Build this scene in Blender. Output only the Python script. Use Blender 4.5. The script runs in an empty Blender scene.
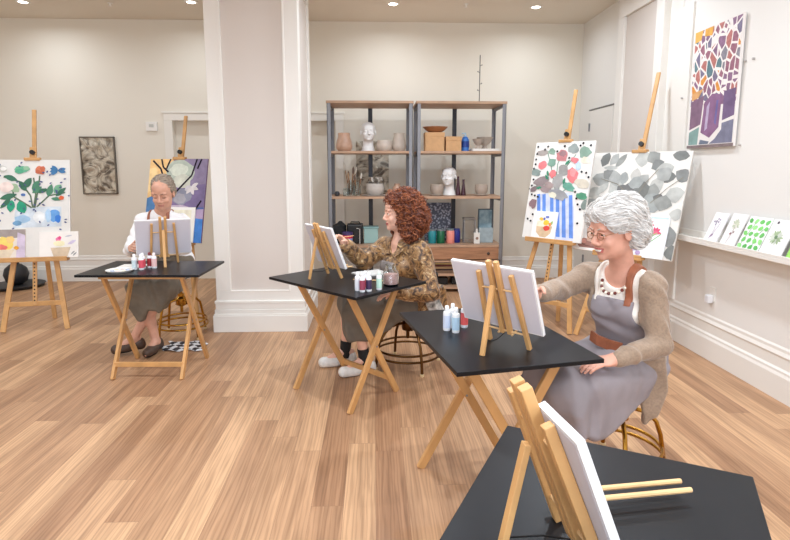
import bpy, math, random
import numpy as np
from mathutils import Matrix, Vector
SC = bpy.context.scene
COL = SC.collection
PI = math.pi
random.seed(7)

# ------------------------------------------------------------------ materials
def lin(c):
    return tuple((v/255/12.92 if v/255 <= .04045 else ((v/255+.055)/1.055)**2.4) for v in c)
MATS = {}
def mat(name, rgb, rough=.6, metal=0, var=0, scale=20, stretch=(1,1,1), bump=0, spec=.5, emit=0, trans=0, sheen=0, rgb2=None):
    if name in MATS: return MATS[name]
    m = bpy.data.materials.new(name); m.use_nodes = True
    nt = m.node_tree; b = nt.nodes['Principled BSDF']
    c = lin(rgb)
    b.inputs['Base Color'].default_value = (*c, 1)
    b.inputs['Roughness'].default_value = rough
    b.inputs['Metallic'].default_value = metal
    b.inputs['Specular IOR Level'].default_value = spec
    if sheen: b.inputs['Sheen Weight'].default_value = sheen
    if trans: b.inputs['Transmission Weight'].default_value = trans
    if emit:
        b.inputs['Emission Color'].default_value = (*c, 1); b.inputs['Emission Strength'].default_value = emit
    if var or bump or rgb2:
        tc = nt.nodes.new('ShaderNodeTexCoord'); mp = nt.nodes.new('ShaderNodeMapping')
        mp.inputs['Scale'].default_value = stretch
        nz = nt.nodes.new('ShaderNodeTexNoise'); nz.inputs['Scale'].default_value = scale; nz.inputs['Detail'].default_value = 4
        nt.links.new(tc.outputs['Object'], mp.inputs[0]); nt.links.new(mp.outputs[0], nz.inputs['Vector'])
        if var or rgb2:
            r = nt.nodes.new('ShaderNodeValToRGB')
            r.color_ramp.elements[0].position = .35; r.color_ramp.elements[1].position = .65
            if rgb2: c0, c1 = c, lin(rgb2)
            else: c0 = tuple(v*(1-var) for v in c); c1 = tuple(min(1, v*(1+var)) for v in c)
            r.color_ramp.elements[0].color = (*c0, 1); r.color_ramp.elements[1].color = (*c1, 1)
            nt.links.new(nz.outputs['Fac'], r.inputs[0]); nt.links.new(r.outputs[0], b.inputs['Base Color'])
        if bump:
            bp = nt.nodes.new('ShaderNodeBump'); bp.inputs['Strength'].default_value = bump; bp.inputs['Distance'].default_value = .01
            nt.links.new(nz.outputs['Fac'], bp.inputs['Height']); nt.links.new(bp.outputs[0], b.inputs['Normal'])
    MATS[name] = m
    return m
def paint(rgb, var=.12):
    return mat('paint_%d_%d_%d' % rgb, rgb, .8, var=var, scale=14, spec=.2)

PINE = mat('pine', (202,152,96), .45, var=.12, scale=9, stretch=(1,1,.25))
PALE = mat('pale_beech', (216,176,126), .5, var=.1, scale=9)
BEECH = mat('easel_beech', (204,156,100), .5, var=.1, scale=9)
BLACKTOP = mat('black_tabletop', (17,18,22), .36, var=.2, scale=6, spec=.25)
WHITE = mat('white_trim', (234,230,223), .45)
CANVAS = mat('canvas_white', (226,224,224), .8, bump=.05, scale=300)
CANVASB = mat('canvas_back', (204,200,208), .85)
BLACK = mat('black_plastic', (18,18,19), .4)
BRASS = mat('brass', (176,128,52), .25, metal=1)
BRONZE = mat('bronze', (92,62,34), .3, metal=1)
STEEL = mat('grey_steel', (140,140,144), .5, metal=.35)
DSTEEL = mat('dark_steel', (58,58,62), .45, metal=.5)
SKIN1 = mat('skin_rosy', (216,160,138), .5, var=.05, scale=30)
SKIN2 = mat('skin_fair', (230,178,154), .5, var=.05, scale=30)
SKIN3 = mat('skin_tan', (208,156,132), .5, var=.05, scale=30)
LIP = mat('lips', (190,104,98), .45)
LIPM = mat('lips_pale', (188,124,108), .5)
TEETH = mat('teeth', (240,234,222), .3)
EYEW = mat('eye_white', (235,230,225), .2)
IRIS = mat('iris', (50,38,32), .2)

# ------------------------------------------------------------------ mesh builder
class MB:
    def __init__(s): s.v = []; s.f = []; s.m = []
    def add(s, vs, fs, m=0):
        o = len(s.v); s.v += [tuple(v) for v in vs]; s.f += [tuple(i+o for i in f) for f in fs]; s.m += [m]*len(fs); return s
    def box(s, c, d, m=0, M=None):
        x, y, z = d[0]/2, d[1]/2, d[2]/2
        vs = [Vector((a*x, b*y, e*z)) for e in (-1,1) for b in (-1,1) for a in (-1,1)]
        if M is not None: vs = [M @ v for v in vs]
        vs = [v+Vector(c) for v in vs]
        return s.add(vs, [(0,2,3,1),(4,5,7,6),(0,1,5,4),(2,6,7,3),(0,4,6,2),(1,3,7,5)], m)
    def box2(s, a, b, m=0):
        return s.box([(a[i]+b[i])/2 for i in range(3)], [abs(b[i]-a[i]) for i in range(3)], m)
    def bar(s, p0, p1, w, d, side=(1,0,0), m=0):
        p0 = Vector(p0); p1 = Vector(p1); z = (p1-p0).normalized(); x = Vector(side); x = (x - z*x.dot(z)).normalized(); y = z.cross(x)
        vs = []
        for p in (p0, p1):
            for a, b in ((-1,-1),(1,-1),(1,1),(-1,1)): vs.append(p + x*a*w/2 + y*b*d/2)
        return s.add(vs, [(0,3,2,1),(4,5,6,7),(0,1,5,4),(1,2,6,5),(2,3,7,6),(3,0,4,7)], m)
    def tube(s, pts, r, n=8, m=0, closed=False, r1=None):
        pts = [Vector(p) for p in pts]; N = len(pts); vs = []; fs = []
        ref = Vector((0,0,1))
        t0 = (pts[1]-pts[0]).normalized()
        if abs(t0.dot(ref)) > .9: ref = Vector((1,0,0))
        x = (ref - t0*ref.dot(t0)).normalized()
        for i, p in enumerate(pts):
            if closed: t = (pts[(i+1) % N]-pts[i-1]).normalized()
            else: t = (pts[min(i+1,N-1)]-pts[max(i-1,0)]).normalized()
            x = (x - t*x.dot(t)).normalized(); y = t.cross(x)
            rr = (r if r1 is None else r+(r1-r)*i/(N-1)) if not isinstance(r, (list,tuple)) else r[i]
            for k in range(n):
                a = 2*PI*k/n; vs.append(p + (x*math.cos(a)+y*math.sin(a))*rr)
        for i in range(N if closed else N-1):
            j = (i+1) % N
            for k in range(n): fs.append((i*n+k, i*n+(k+1)%n, j*n+(k+1)%n, j*n+k))
        if not closed: fs += [tuple(reversed(range(n))), tuple((N-1)*n+k for k in range(n))]
        return s.add(vs, fs, m)
    def lathe(s, prof, c=(0,0,0), n=24, m=0, M=None, caps=True):
        vs = []; fs = []
        for r, z in prof:
            for k in range(n):
                a = 2*PI*k/n; v = Vector((r*math.cos(a), r*math.sin(a), z))
                if M is not None: v = M @ v
                vs.append(v+Vector(c))
        for i in range(len(prof)-1):
            for k in range(n): fs.append((i*n+k, i*n+(k+1)%n, (i+1)*n+(k+1)%n, (i+1)*n+k))
        if caps: fs += [tuple(reversed(range(n))), tuple((len(prof)-1)*n+k for k in range(n))]
        return s.add(vs, fs, m)
    def ball(s, c, r, n=12, m=0):
        if not isinstance(r, (list,tuple)): r = (r,r,r)
        o = len(s.v); N = n//2+1
        vs = []; fs = []
        for i in range(N+1):
            t = PI*i/N
            for k in range(n):
                a = 2*PI*k/n; vs.append((c[0]+r[0]*math.sin(t)*math.cos(a), c[1]+r[1]*math.sin(t)*math.sin(a), c[2]-r[2]*math.cos(t)))
        for i in range(N):
            for k in range(n): fs.append((i*n+k, i*n+(k+1)%n, (i+1)*n+(k+1)%n, (i+1)*n+k))
        return s.add(vs, fs, m)
    def prism(s, pts, y0, y1, m=0):        # outline in x,z extruded along y
        n = len(pts); vs = [(x,y0,z) for x,z in pts]+[(x,y1,z) for x,z in pts]
        fs = [tuple(range(n)), tuple(reversed(range(n,2*n)))]+[(i,i+n,(i+1)%n+n,(i+1)%n) for i in range(n)]
        return s.add(vs, fs, m)
    def build(s, name, mats, parent=None, smooth=False, bevel=0, M=None, loc=None):
        me = bpy.data.meshes.new(name); me.from_pydata(s.v, [], s.f)
        if not isinstance(mats, (list,tuple)): mats = [mats]
        for m in mats: me.materials.append(m)
        me.polygons.foreach_set('material_index', s.m)
        me.validate(); me.update()
        import bmesh
        bm = bmesh.new(); bm.from_mesh(me); bmesh.ops.recalc_face_normals(bm, faces=bm.faces); bm.to_mesh(me); bm.free()
        o = bpy.data.objects.new(name, me); COL.objects.link(o)
        if smooth:
            me.polygons.foreach_set('use_smooth', [True]*len(me.polygons))
            try: me.set_sharp_from_angle(angle=.7)
            except Exception: pass
        if bevel:
            b = o.modifiers.new('bevel', 'BEVEL'); b.width = bevel; b.segments = 2; b.limit_method = 'ANGLE'
        if parent: o.parent = parent
        if loc: o.location = loc
        return o

def tag(o, label, cat, group=None, kind=None):
    if label: o['label'] = label
    if cat: o['category'] = cat
    if group: o['group'] = group
    if kind: o['kind'] = kind
    return o
def thing(name, loc, rz, label, cat, group=None):
    o = bpy.data.objects.new(name, None); COL.objects.link(o); o.empty_display_size = .1
    o.location = loc; o.rotation_euler = (0,0,rz); return tag(o, label, cat, group)
def struct(name, mb, m, **k):
    o = mb.build(name, m, **k); o['kind'] = 'structure'; return o
def copy_tree(o, parent=None):
    c = o.copy(); COL.objects.link(c)
    if parent: c.parent = parent
    for ch in o.children: copy_tree(ch, c)
    return c

# ------------------------------------------------------------------ signed-distance bodies -> one continuous mesh
def V(*a): return np.array(a, float)
def nrm(v): return v/np.linalg.norm(v)
class SDF:
    def __init__(s): s.p = []
    def cone(s, a, b, ra, rb, k=.03, sub=False): s.p.append(('c', V(*a), V(*b), ra, rb, k, sub)); return s
    def ell(s, c, r, R=None, k=.03, sub=False): s.p.append(('e', V(*c), V(*r), np.eye(3) if R is None else R, k, sub)); return s
    def poly(s, o, U, W, pts, half, rnd=.02, k=.03, sub=False):   # polygon in the plane U,W extruded by +-half
        s.p.append(('p', V(*o), nrm(V(*U)), nrm(V(*W)), [V(*q) for q in pts], half, rnd, k, sub)); return s
    def bbox(s, q):
        if q[0] == 'c':
            r = max(q[3], q[4]); return np.minimum(q[1],q[2])-r, np.maximum(q[1],q[2])+r
        if q[0] == 'e': r = q[2].max(); return q[1]-r, q[1]+r
        n = np.cross(q[2], q[3]); P = [q[1]+q[2]*a+q[3]*b+n*t for a,b in q[4] for t in (-q[5],q[5])]
        return np.min(P,0)-q[6], np.max(P,0)+q[6]
    def mesh(s, h=.004, fold=0, ffreq=30, fdir=None, post=None, smooth=1, seed=0):
        B = [s.bbox(q) for q in s.p if not q[-1]]
        lo = np.min([b[0] for b in B],0)-.04; hi = np.max([b[1] for b in B],0)+.04
        n = np.ceil((hi-lo)/h).astype(int)+1
        ax = [(lo[i]+h*np.arange(n[i])).astype(np.float32) for i in range(3)]
        D = np.full(n, .5, np.float32)
        for q in s.p:
            b0, b1 = s.bbox(q); k = q[-2]; mg = k+.02
            i0 = np.clip(((b0-mg-lo)/h).astype(int), 0, n-1); i1 = np.clip(((b1+mg-lo)/h).astype(int)+2, 1, n)
            sl = tuple(slice(i0[i], i1[i]) for i in range(3))
            if any(i1[i] <= i0[i] for i in range(3)): continue
            X = ax[0][sl[0]][:,None,None]; Y = ax[1][sl[1]][None,:,None]; Z = ax[2][sl[2]][None,None,:]
            if q[0] == 'c':
                a, b, ra, rb = q[1], q[2], q[3], q[4]; ba = b-a; L = float(ba@ba)+1e-9
                t = np.clip(((X-a[0])*ba[0]+(Y-a[1])*ba[1]+(Z-a[2])*ba[2])/L, 0, 1)
                d = np.sqrt((X-a[0]-t*ba[0])**2+(Y-a[1]-t*ba[1])**2+(Z-a[2]-t*ba[2])**2)-(ra+(rb-ra)*t)
            elif q[0] == 'e':
                c, r, R = q[1], q[2], q[3]
                Lc = [(X-c[0])*R[0,i]+(Y-c[1])*R[1,i]+(Z-c[2])*R[2,i] for i in range(3)]
                k0 = np.sqrt(sum((Lc[i]/r[i])**2 for i in range(3))); k1 = np.sqrt(sum((Lc[i]/r[i]**2)**2 for i in range(3)))+1e-6
                d = k0*(k0-1)/k1
            else:
                o, U, W, pts, half, rnd = q[1:7]; N = np.cross(U, W)
                u = (X-o[0])*U[0]+(Y-o[1])*U[1]+(Z-o[2])*U[2]; w = (X-o[0])*W[0]+(Y-o[1])*W[1]+(Z-o[2])*W[2]; t = (X-o[0])*N[0]+(Y-o[1])*N[1]+(Z-o[2])*N[2]
                dd = np.full(u.shape, 1e3, np.float32); ins = np.zeros(u.shape, bool)
                for i in range(len(pts)):
                    a = pts[i]; b = pts[(i+1) % len(pts)]; e = b-a
                    tt = np.clip(((u-a[0])*e[0]+(w-a[1])*e[1])/float(e@e), 0, 1)
                    dd = np.minimum(dd, (u-a[0]-tt*e[0])**2+(w-a[1]-tt*e[1])**2)
                    if e[1] != 0: ins ^= ((a[1] > w) != (b[1] > w)) & (u < (w-a[1])*e[0]/e[1]+a[0])
                d2 = np.where(ins, -np.sqrt(dd), np.sqrt(dd)); dt = np.abs(t)-half
                d = np.minimum(np.maximum(d2, dt), 0)+np.sqrt(np.maximum(d2,0)**2+np.maximum(dt,0)**2)-rnd
            A = D[sl]
            if q[-1]:
                d = -d; hh = np.clip(.5-.5*(A-d)/max(k,1e-6)*1.0, 0, 1); D[sl] = A+(d-A)*hh + k*hh*(1-hh)
            else:
                hh = np.clip(.5+.5*(A-d)/max(k,1e-6), 0, 1); D[sl] = A+(d-A)*hh - k*hh*(1-hh)
        X = ax[0][:,None,None]; Y = ax[1][None,:,None]; Z = ax[2][None,None,:]
        if fold:
            f = ffreq; fd = fdir if fdir is not None else (.3,.3,1.)
            w = np.sin(X*f*.7+Y*f*.5+seed)*1.1+np.sin(Y*f*.6-Z*f*.45+seed*2)*.9
            ph = (X*fd[0]+Y*fd[1]+Z*fd[2])*f
            D += (fold*(np.sin(ph+w*1.6)*.6+np.sin(ph*1.9+w*2.3+1+seed)*.4)).astype(np.float32)
        if post is not None: D = post(D, X, Y, Z).astype(np.float32)
        return surface_nets(D, lo, h, smooth)
def surface_nets(D, lo, h, smooth=1):
    S = D < 0; n = D.shape
    c = np.zeros(tuple(k-1 for k in n), np.int8)
    offs = [(i,j,k) for i in (0,1) for j in (0,1) for k in (0,1)]
    for o in offs: c += S[o[0]:n[0]-1+o[0], o[1]:n[1]-1+o[1], o[2]:n[2]-1+o[2]]
    idx = np.argwhere((c > 0) & (c < 8)); N = len(idx)
    if N == 0: return np.zeros((0,3)), np.zeros((0,4), int)
    vals = np.stack([D[idx[:,0]+o[0], idx[:,1]+o[1], idx[:,2]+o[2]] for o in offs], 1).astype(float)
    acc = np.zeros((N,3)); cnt = np.zeros(N)
    for a in range(8):
        for b in range(a+1, 8):
            oa, ob = np.array(offs[a]), np.array(offs[b])
            if np.abs(oa-ob).sum() != 1: continue
            va, vb = vals[:,a], vals[:,b]; m = (va < 0) != (vb < 0)
            t = np.where(m, va/np.where(m, va-vb, 1), 0)[:,None]
            acc += m[:,None]*(oa+(ob-oa)*t); cnt += m
    P = lo+(idx+acc/cnt[:,None])*h
    ID = -np.ones(tuple(k-1 for k in n), np.int32); ID[idx[:,0],idx[:,1],idx[:,2]] = np.arange(N)
    Q = []
    for A in range(3):
        b, cc = (A+1) % 3, (A+2) % 3
        s0 = [slice(None)]*3; s1 = [slice(None)]*3; s0[A] = slice(0,-1); s1[A] = slice(1,None)
        ch = S[tuple(s0)] != S[tuple(s1)]
        e = np.argwhere(ch); e = e[(e[:,b] > 0) & (e[:,cc] > 0) & (e[:,b] < n[b]-1) & (e[:,cc] < n[cc]-1)]
        up = S[tuple(e.T)]
        def cell(db, dc):
            q = e.copy(); q[:,b] -= db; q[:,cc] -= dc; return ID[q[:,0],q[:,1],q[:,2]]
        q = np.stack([cell(1,1), cell(0,1), cell(0,0), cell(1,0)], 1)
        q[~up] = q[~up][:, ::-1]; Q.append(q)
    Q = np.concatenate(Q); Q = Q[(Q >= 0).all(1)]
    for _ in range(smooth):
        s = np.zeros_like(P); w = np.zeros(N)
        for i in range(4):
            for j in (1,3): np.add.at(s, Q[:,i], P[Q[:,(i+j)%4]]); np.add.at(w, Q[:,i], 1)
        P = P*.5+.5*s/np.maximum(w,1)[:,None]
    return P, Q
def np_obj(name, P, Q, mats, parent=None, fm=None, origin=None):
    if origin is not None: P = P-np.array(origin)
    me = bpy.data.meshes.new(name); me.vertices.add(len(P)); me.vertices.foreach_set('co', P.astype(np.float32).ravel())
    me.loops.add(Q.size); me.loops.foreach_set('vertex_index', Q.astype(np.int32).ravel())
    me.polygons.add(len(Q)); me.polygons.foreach_set('loop_start', np.arange(0, Q.size, 4, dtype=np.int32))
    if not isinstance(mats, (list,tuple)): mats = [mats]
    for m in mats: me.materials.append(m)
    if fm is not None: me.polygons.foreach_set('material_index', fm.astype(np.int32))
    me.polygons.foreach_set('use_smooth', np.ones(len(Q), bool))
    me.update(calc_edges=True); me.validate()
    o = bpy.data.objects.new(name, me); COL.objects.link(o)
    if parent: o.parent = parent
    return o
# ================================================================== THE ROOM
BY, CZ = 7.51, 3.47          # back wall, ceiling
XR, XL, YF = 2.74, -6.0, -3.2
def wallmat(name, rgb, rough=.75):
    return mat(name, rgb, rough, bump=.03, scale=120, spec=.25)
WALLB = wallmat('wall_paint_back', (231,224,210)); WALLR = wallmat('wall_paint_right', (231,228,223)); CEIL = wallmat('ceiling_paint', (226,217,203), .9)
PANEL = wallmat('panel_paint', (216,207,199))

# floor boards (procedural planks running away from the camera)
fm = bpy.data.materials.new('floor_boards'); fm.use_nodes = True
nt = fm.node_tree; N = nt.nodes; L = nt.links; bs = N['Principled BSDF']
tc = N.new('ShaderNodeTexCoord'); sx = N.new('ShaderNodeSeparateXYZ'); L.new(tc.outputs['Object'], sx.inputs[0])
def mth(op, a, b=None):
    x = N.new('ShaderNodeMath'); x.operation = op
    for i, v in enumerate((a, b)):
        if v is None: continue
        if isinstance(v, (int, float)): x.inputs[i].default_value = v
        else: L.new(v, x.inputs[i])
    return x.outputs[0]
PWD, PLN = .15, 1.6
u_ = mth('DIVIDE', sx.outputs[0], PWD); row = mth('FLOOR', u_); fu = mth('FRACT', u_)
wn = N.new('ShaderNodeTexWhiteNoise'); wn.noise_dimensions = '1D'; L.new(row, wn.inputs['W'])
v_ = mth('ADD', mth('DIVIDE', sx.outputs[1], PLN), mth('MULTIPLY', wn.outputs['Value'], 7.3)); pid = mth('FLOOR', v_); fv = mth('FRACT', v_)
cb = N.new('ShaderNodeCombineXYZ'); L.new(row, cb.inputs[0]); L.new(pid, cb.inputs[1]); w2 = N.new('ShaderNodeTexWhiteNoise'); w2.noise_dimensions = '2D'; L.new(cb.outputs[0], w2.inputs['Vector'])
joint = mth('MAXIMUM', mth('LESS_THAN', fu, .010), mth('LESS_THAN', fv, .0012))
cg = N.new('ShaderNodeCombineXYZ'); L.new(sx.outputs[0], cg.inputs[0]); L.new(sx.outputs[1], cg.inputs[1]); L.new(mth('MULTIPLY', w2.outputs['Value'], 37.), cg.inputs[2])
st = N.new('ShaderNodeMapping'); st.inputs['Scale'].default_value = (10, .55, 1); L.new(cg.outputs[0], st.inputs[0])
n1 = N.new('ShaderNodeTexNoise'); n1.inputs['Scale'].default_value = 2.0; n1.inputs['Detail'].default_value = 6; n1.inputs['Distortion'].default_value = .9; L.new(st.outputs[0], n1.inputs['Vector'])
st2 = N.new('ShaderNodeMapping'); st2.inputs['Scale'].default_value = (1, .06, 1); L.new(cg.outputs[0], st2.inputs[0])
n2 = N.new('ShaderNodeTexWave'); n2.wave_type = 'BANDS'; n2.bands_direction = 'X'; n2.inputs['Scale'].default_value = 16; n2.inputs['Distortion'].default_value = 9; n2.inputs['Detail'].default_value = 3; n2.inputs['Detail Scale'].default_value = 1.6; L.new(st2.outputs[0], n2.inputs['Vector'])
r1 = N.new('ShaderNodeValToRGB'); e = r1.color_ramp.elements
e[0].position = 0; e[0].color = (*lin((166,126,95)),1); e[1].position = 1; e[1].color = (*lin((203,163,126)),1)
x = e.new(.5); x.color = (*lin((186,146,112)),1)
L.new(w2.outputs['Value'], r1.inputs[0])
r2 = N.new('ShaderNodeValToRGB'); e = r2.color_ramp.elements; e[0].position = .38; e[0].color = (.70,.66,.63,1); e[1].position = .6; e[1].color = (1.06,1.05,1.03,1)
L.new(n1.outputs['Fac'], r2.inputs[0])
r3 = N.new('ShaderNodeValToRGB'); e = r3.color_ramp.elements; e[0].position = .0; e[0].color = (.84,.82,.80,1); e[1].position = .55; e[1].color = (1.03,1.03,1.03,1)
L.new(n2.outputs['Fac'], r3.inputs[0])
def mul(a, b, f=1):
    x = N.new('ShaderNodeMix'); x.data_type = 'RGBA'; x.blend_type = 'MULTIPLY'; x.inputs[0].default_value = f
    L.new(a, x.inputs[6]); L.new(b, x.inputs[7]); return x.outputs[2]
c1 = mul(mul(r1.outputs[0], r2.outputs[0], .8), r3.outputs[0])
mo = N.new('ShaderNodeMix'); mo.data_type = 'RGBA'; L.new(joint, mo.inputs[0]); L.new(c1, mo.inputs[6]); mo.inputs[7].default_value = (*lin((140,104,78)),1)
L.new(mo.outputs[2], bs.inputs['Base Color']); bs.inputs['Roughness'].default_value = .42; bs.inputs['Specular IOR Level'].default_value = .35
bp = N.new('ShaderNodeBump'); bp.inputs['Strength'].default_value = .08; L.new(n2.outputs['Fac'], bp.inputs['Height']); L.new(bp.outputs[0], bs.inputs['Normal'])

struct('floor', MB().box2((XL-.2,YF-.2,-.1),(3.2,BY+.3,0)), fm)
struct('ceiling', MB().box2((XL-.2,YF-.2,CZ),(3.2,BY+.3,CZ+.1)), CEIL)
# back wall with a wide cased opening closed by a flush panel, partly behind the pillar
wb = MB()
fx0, fx1, fz = -2.72, -.50, 2.20
wb.box2((XL-.2,BY,0),(fx0,BY+.2,CZ)); wb.box2((fx1,BY,0),(3.2,BY+.2,CZ)); wb.box2((fx0,BY,fz),(fx1,BY+.2,CZ)); wb.box2((fx0,BY+.1,0),(fx1,BY+.2,fz))
struct('wall_back', wb, WALLB)
tr = MB()
for a,b in ((fx0-.09,fx0+.02),(fx1-.02,fx1+.09)): tr.box2((a,BY-.014,0.0),(b,BY+.1,fz+.09))
tr.box2((fx0-.09,BY-.016,fz-.02),(fx1+.09,BY+.1,fz+.09)); tr.box2((fx0-.11,BY-.026,fz+.075),(fx1+.11,BY,fz+.1))
struct('trim_1', tr, mat('casing_paint', (235,230,220), .5), bevel=.003)
# right wall: recessed stretch by the back, near stretch in front of it
wr = MB(); wr.box2((2.84,5.9,0),(3.0,BY,CZ)); wr.box2((XR,YF,0),(3.0,5.9,CZ))
struct('wall_right', wr, WALLR)
struct('wall_left', MB().box2((XL-.2,YF-.2,0),(XL,BY+.2,CZ)), WALLB)
# front wall behind the camera with three tall windows added for soft light
wf = MB(); added_wins = [(-5.2,-3.4),(-2.6,-.8),(0,1.8)]; z0, z1 = .7, 2.9
wf.box2((XL-.2,YF-.2,0),(3.0,YF,z0)); wf.box2((XL-.2,YF-.2,z1),(3.0,YF,CZ))
xs = [XL-.2]+[v for w in added_wins for v in w]+[3.0]
for i in range(0,len(xs),2): wf.box2((xs[i],YF-.2,z0),(xs[i+1],YF,z1))
struct('wall_front', wf, WALLB)
for i,(a,b) in enumerate(added_wins):
    g = MB()
    for u,v in ((a,a+.06),(b-.06,b),((a+b)/2-.02,(a+b)/2+.02)): g.box2((u,YF-.12,z0),(v,YF-.06,z1))
    for u,v in ((z0,z0+.06),(z1-.06,z1),(1.78,1.82)): g.box2((a,YF-.12,u),(b,YF-.06,v))
    struct('added_window_%d' % (i+1), g, WHITE)
# baseboards
def skirting(name, p0, p1, nrmv, m=WHITE, k=1.0):
    prof = [(0,0),(.03,0),(.03,.165),(.022,.185),(.022,.2),(.012,.215),(.012,.285),(.018,.30),(.008,.325),(.008,.345),(0,.36)]
    p0 = Vector(p0); p1 = Vector(p1); n = Vector(nrmv); vs = []
    for p in (p0,p1):
        for t,z in prof: vs.append(p+n*t+Vector((0,0,z*k)))
    q = len(prof); fs = [(i,(i+1)%q,(i+1)%q+q,i+q) for i in range(q)]+[tuple(range(q)),tuple(reversed(range(q,2*q)))]
    mb = MB(); mb.add(vs, fs); struct(name, mb, m)
skirting('baseboard_back', (XL,BY,0), (fx0-.09,BY,0), (0,-1,0))
skirting('baseboard_back_right', (fx1+.09,BY,0), (2.84,BY,0), (0,-1,0), k=.85)
skirting('baseboard_right', (XR,4.0-7,0), (XR,5.1,0), (-1,0,0))
skirting('baseboard_left', (XL,YF,0), (XL,BY,0), (1,0,0))
# pilaster on the right wall
pl = MB(); px = 2.665
pl.box2((px+.03,5.101,.42),(2.9,6.049,3.14))
for a,b in ((5.1,5.24),(5.91,6.05)): pl.box2((px,a,.42),(px+.04,b,3.14))
pl.box2((px,5.1,3.14),(2.9,6.05,CZ)); pl.box2((px,5.1,.3),(2.9,6.05,.42)); pl.box2((px-.03,5.07,0),(2.9,6.08,.17)); pl.box2((px-.015,5.085,.17),(2.9,6.065,.3))
struct('trim_2', pl, WHITE, bevel=.004)
pm = MB(); pm.box2((px+.028,5.24,.42),(px+.032,5.91,3.14)); struct('trim_3', pm, PANEL)
t4 = MB(); t4.box2((2.722,4.72,.36),(2.742,4.90,2.95)); t4.box2((2.73,4.90,.36),(2.742,5.1,CZ)); struct('trim_4', t4, WHITE, bevel=.003)
# door in the recess
d = MB(); d.box2((2.80,6.38,0),(2.84,7.05,2.28)); do = struct('door_1', d, mat('door_paint', (232,229,224), .4), bevel=.004)
MB().box2((2.795,6.34,2.283),(2.84,7.09,2.297)).build('door_gap_shade', mat('gap_shade_grey', (120,118,114), .5), do)  # grey strip painted in as the shadow of the gap above the door
for z in (2.02,1.0,.3): MB().box2((2.785,7.035,z),(2.80,7.06,z+.1)).build('hinge', STEEL, do)

# square pillar with raised panel mouldings and a stepped plinth
cx0, cx1, cy0, cy1 = -1.50, -.675, 5.065, 5.97
p = MB(); r = .016
p.box2((cx0+r,cy0+r,0),(cx1-r,cy1-r,CZ))
struct('wall_pillar', p, PANEL)
p = MB(); sw = .135
g = .03
for (a,b) in ((cx0,cx0+sw),(cx1-sw,cx1)):
    p.box2((a,cy0,.39),(b,cy0+g,3.2)); p.box2((a,cy1-g,.39),(b,cy1,3.2))
for (a,b) in ((cy0+g,cy0+sw),(cy1-sw,cy1-g)):
    p.box2((cx1-g,a,.39),(cx1,b,3.2)); p.box2((cx0,a,.39),(cx0+g,b,3.2))
for (a,b) in ((.29,.39),(3.2,CZ)): p.box2((cx0,cy0,a),(cx1,cy1,b))
e = .006
for a,b in ((cx0+sw-.012,cx0+sw+e),(cx1-sw-e,cx1-sw+.012)): p.box2((a,cy0-.004,.385),(b,cy0+.02,3.2))
p.box2((cx0+sw,cy0-.004,.385),(cx1-sw,cy0+.02,.40))
struct('trim_5', p, WHITE, bevel=.003)
p = MB()
for t,za,zb in ((.032,0,.16),(.026,.16,.175),(.018,.175,.20),(.018,.20,.215),(.010,.215,.275),(.016,.275,.30)):
    p.box2((cx0-t,cy0-t,za),(cx1+t,cy1+t,zb))
struct('baseboard_pillar', p, WHITE, bevel=.003)

# recessed ceiling lights
LAMP = mat('lamp_glow', (255,246,228), .5, emit=9)
for x,y,wh in ((-4.086,6.80,'first from the left'),(-2.126,6.73,'just left of the white pillar'),(.235,6.71,'above the shelves'),(1.96,6.77,'nearest the right wall')):
    t = thing('ceiling_light', (x,y,CZ), 0, 'small round recessed ceiling downlight, %s' % wh, 'ceiling light', 'recessed ceiling downlights')
    MB().lathe([(.052,-.004),(.075,-.004),(.078,0),(.052,.0)], n=28, caps=False).build('trim_ring', WHITE, t, smooth=True)
    MB().lathe([(.0,-.003),(.05,-.003)], n=24, caps=False).build('lamp', LAMP, t)
for x,y,wh in ((-3.09,6.80,'between the two left downlights'),(1.097,6.68,'between the two right downlights')):
    o = MB().lathe([(.03,0),(.03,-.006),(.012,-.01),(.012,-.03),(.02,-.032),(.02,-.036)]).build('ceiling_sprinkler', WHITE, smooth=True, loc=(x,y,CZ))
    tag(o, 'tiny white sprinkler on the ceiling %s' % wh, 'sprinkler', 'ceiling sprinklers')

# ------------------------------------------------------------------ wall things
t = thing('thermostat', (-2.97,BY,2.10), 0, 'small white thermostat box on the back wall left of the cased opening', 'thermostat')
MB().box2((-.075,-.028,-.06),(.075,0,.06)).build('housing', WHITE, t, bevel=.004)
MB().box2((-.03,-.031,-.01),(.03,-.027,.03)).build('screen', mat('lcd', (196,196,188), .3), t)
for i,(y,z,wh) in enumerate(((4.02,2.33,'just right of the purple tree painting'),(3.93,2.33,'farther right of the purple tree painting'),(4.0,1.72,'level with the mosaic painting bottom'),(4.79,2.16,'left of the purple tree painting'))):
    o = MB().lathe([(.008,0),(.008,.012),(.006,.016)], M=Matrix.Rotation(-PI/2,3,'Y')).build('wall_peg', mat('peg_satin', (176,172,168), .4, metal=.2), smooth=True, loc=(XR-.001 if i<3 else 2.722,y,z))
    tag(o, 'small round metal stud on the right wall %s' % wh, 'wall stud', 'metal studs on the right wall')
t = thing('wall_outlet', (XR,4.18,.50), 0, 'white wall outlet with plug low on the right wall', 'outlet')
MB().box2((-.006,-.035,-.02),(0,.035,.095)).build('cover_plate', WHITE, t, bevel=.002)
MB().box2((-.05,-.022,-.035),(-.006,.026,.03)).build('plug', mat('plug_plastic', (225,224,226), .4), t, bevel=.006)
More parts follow.
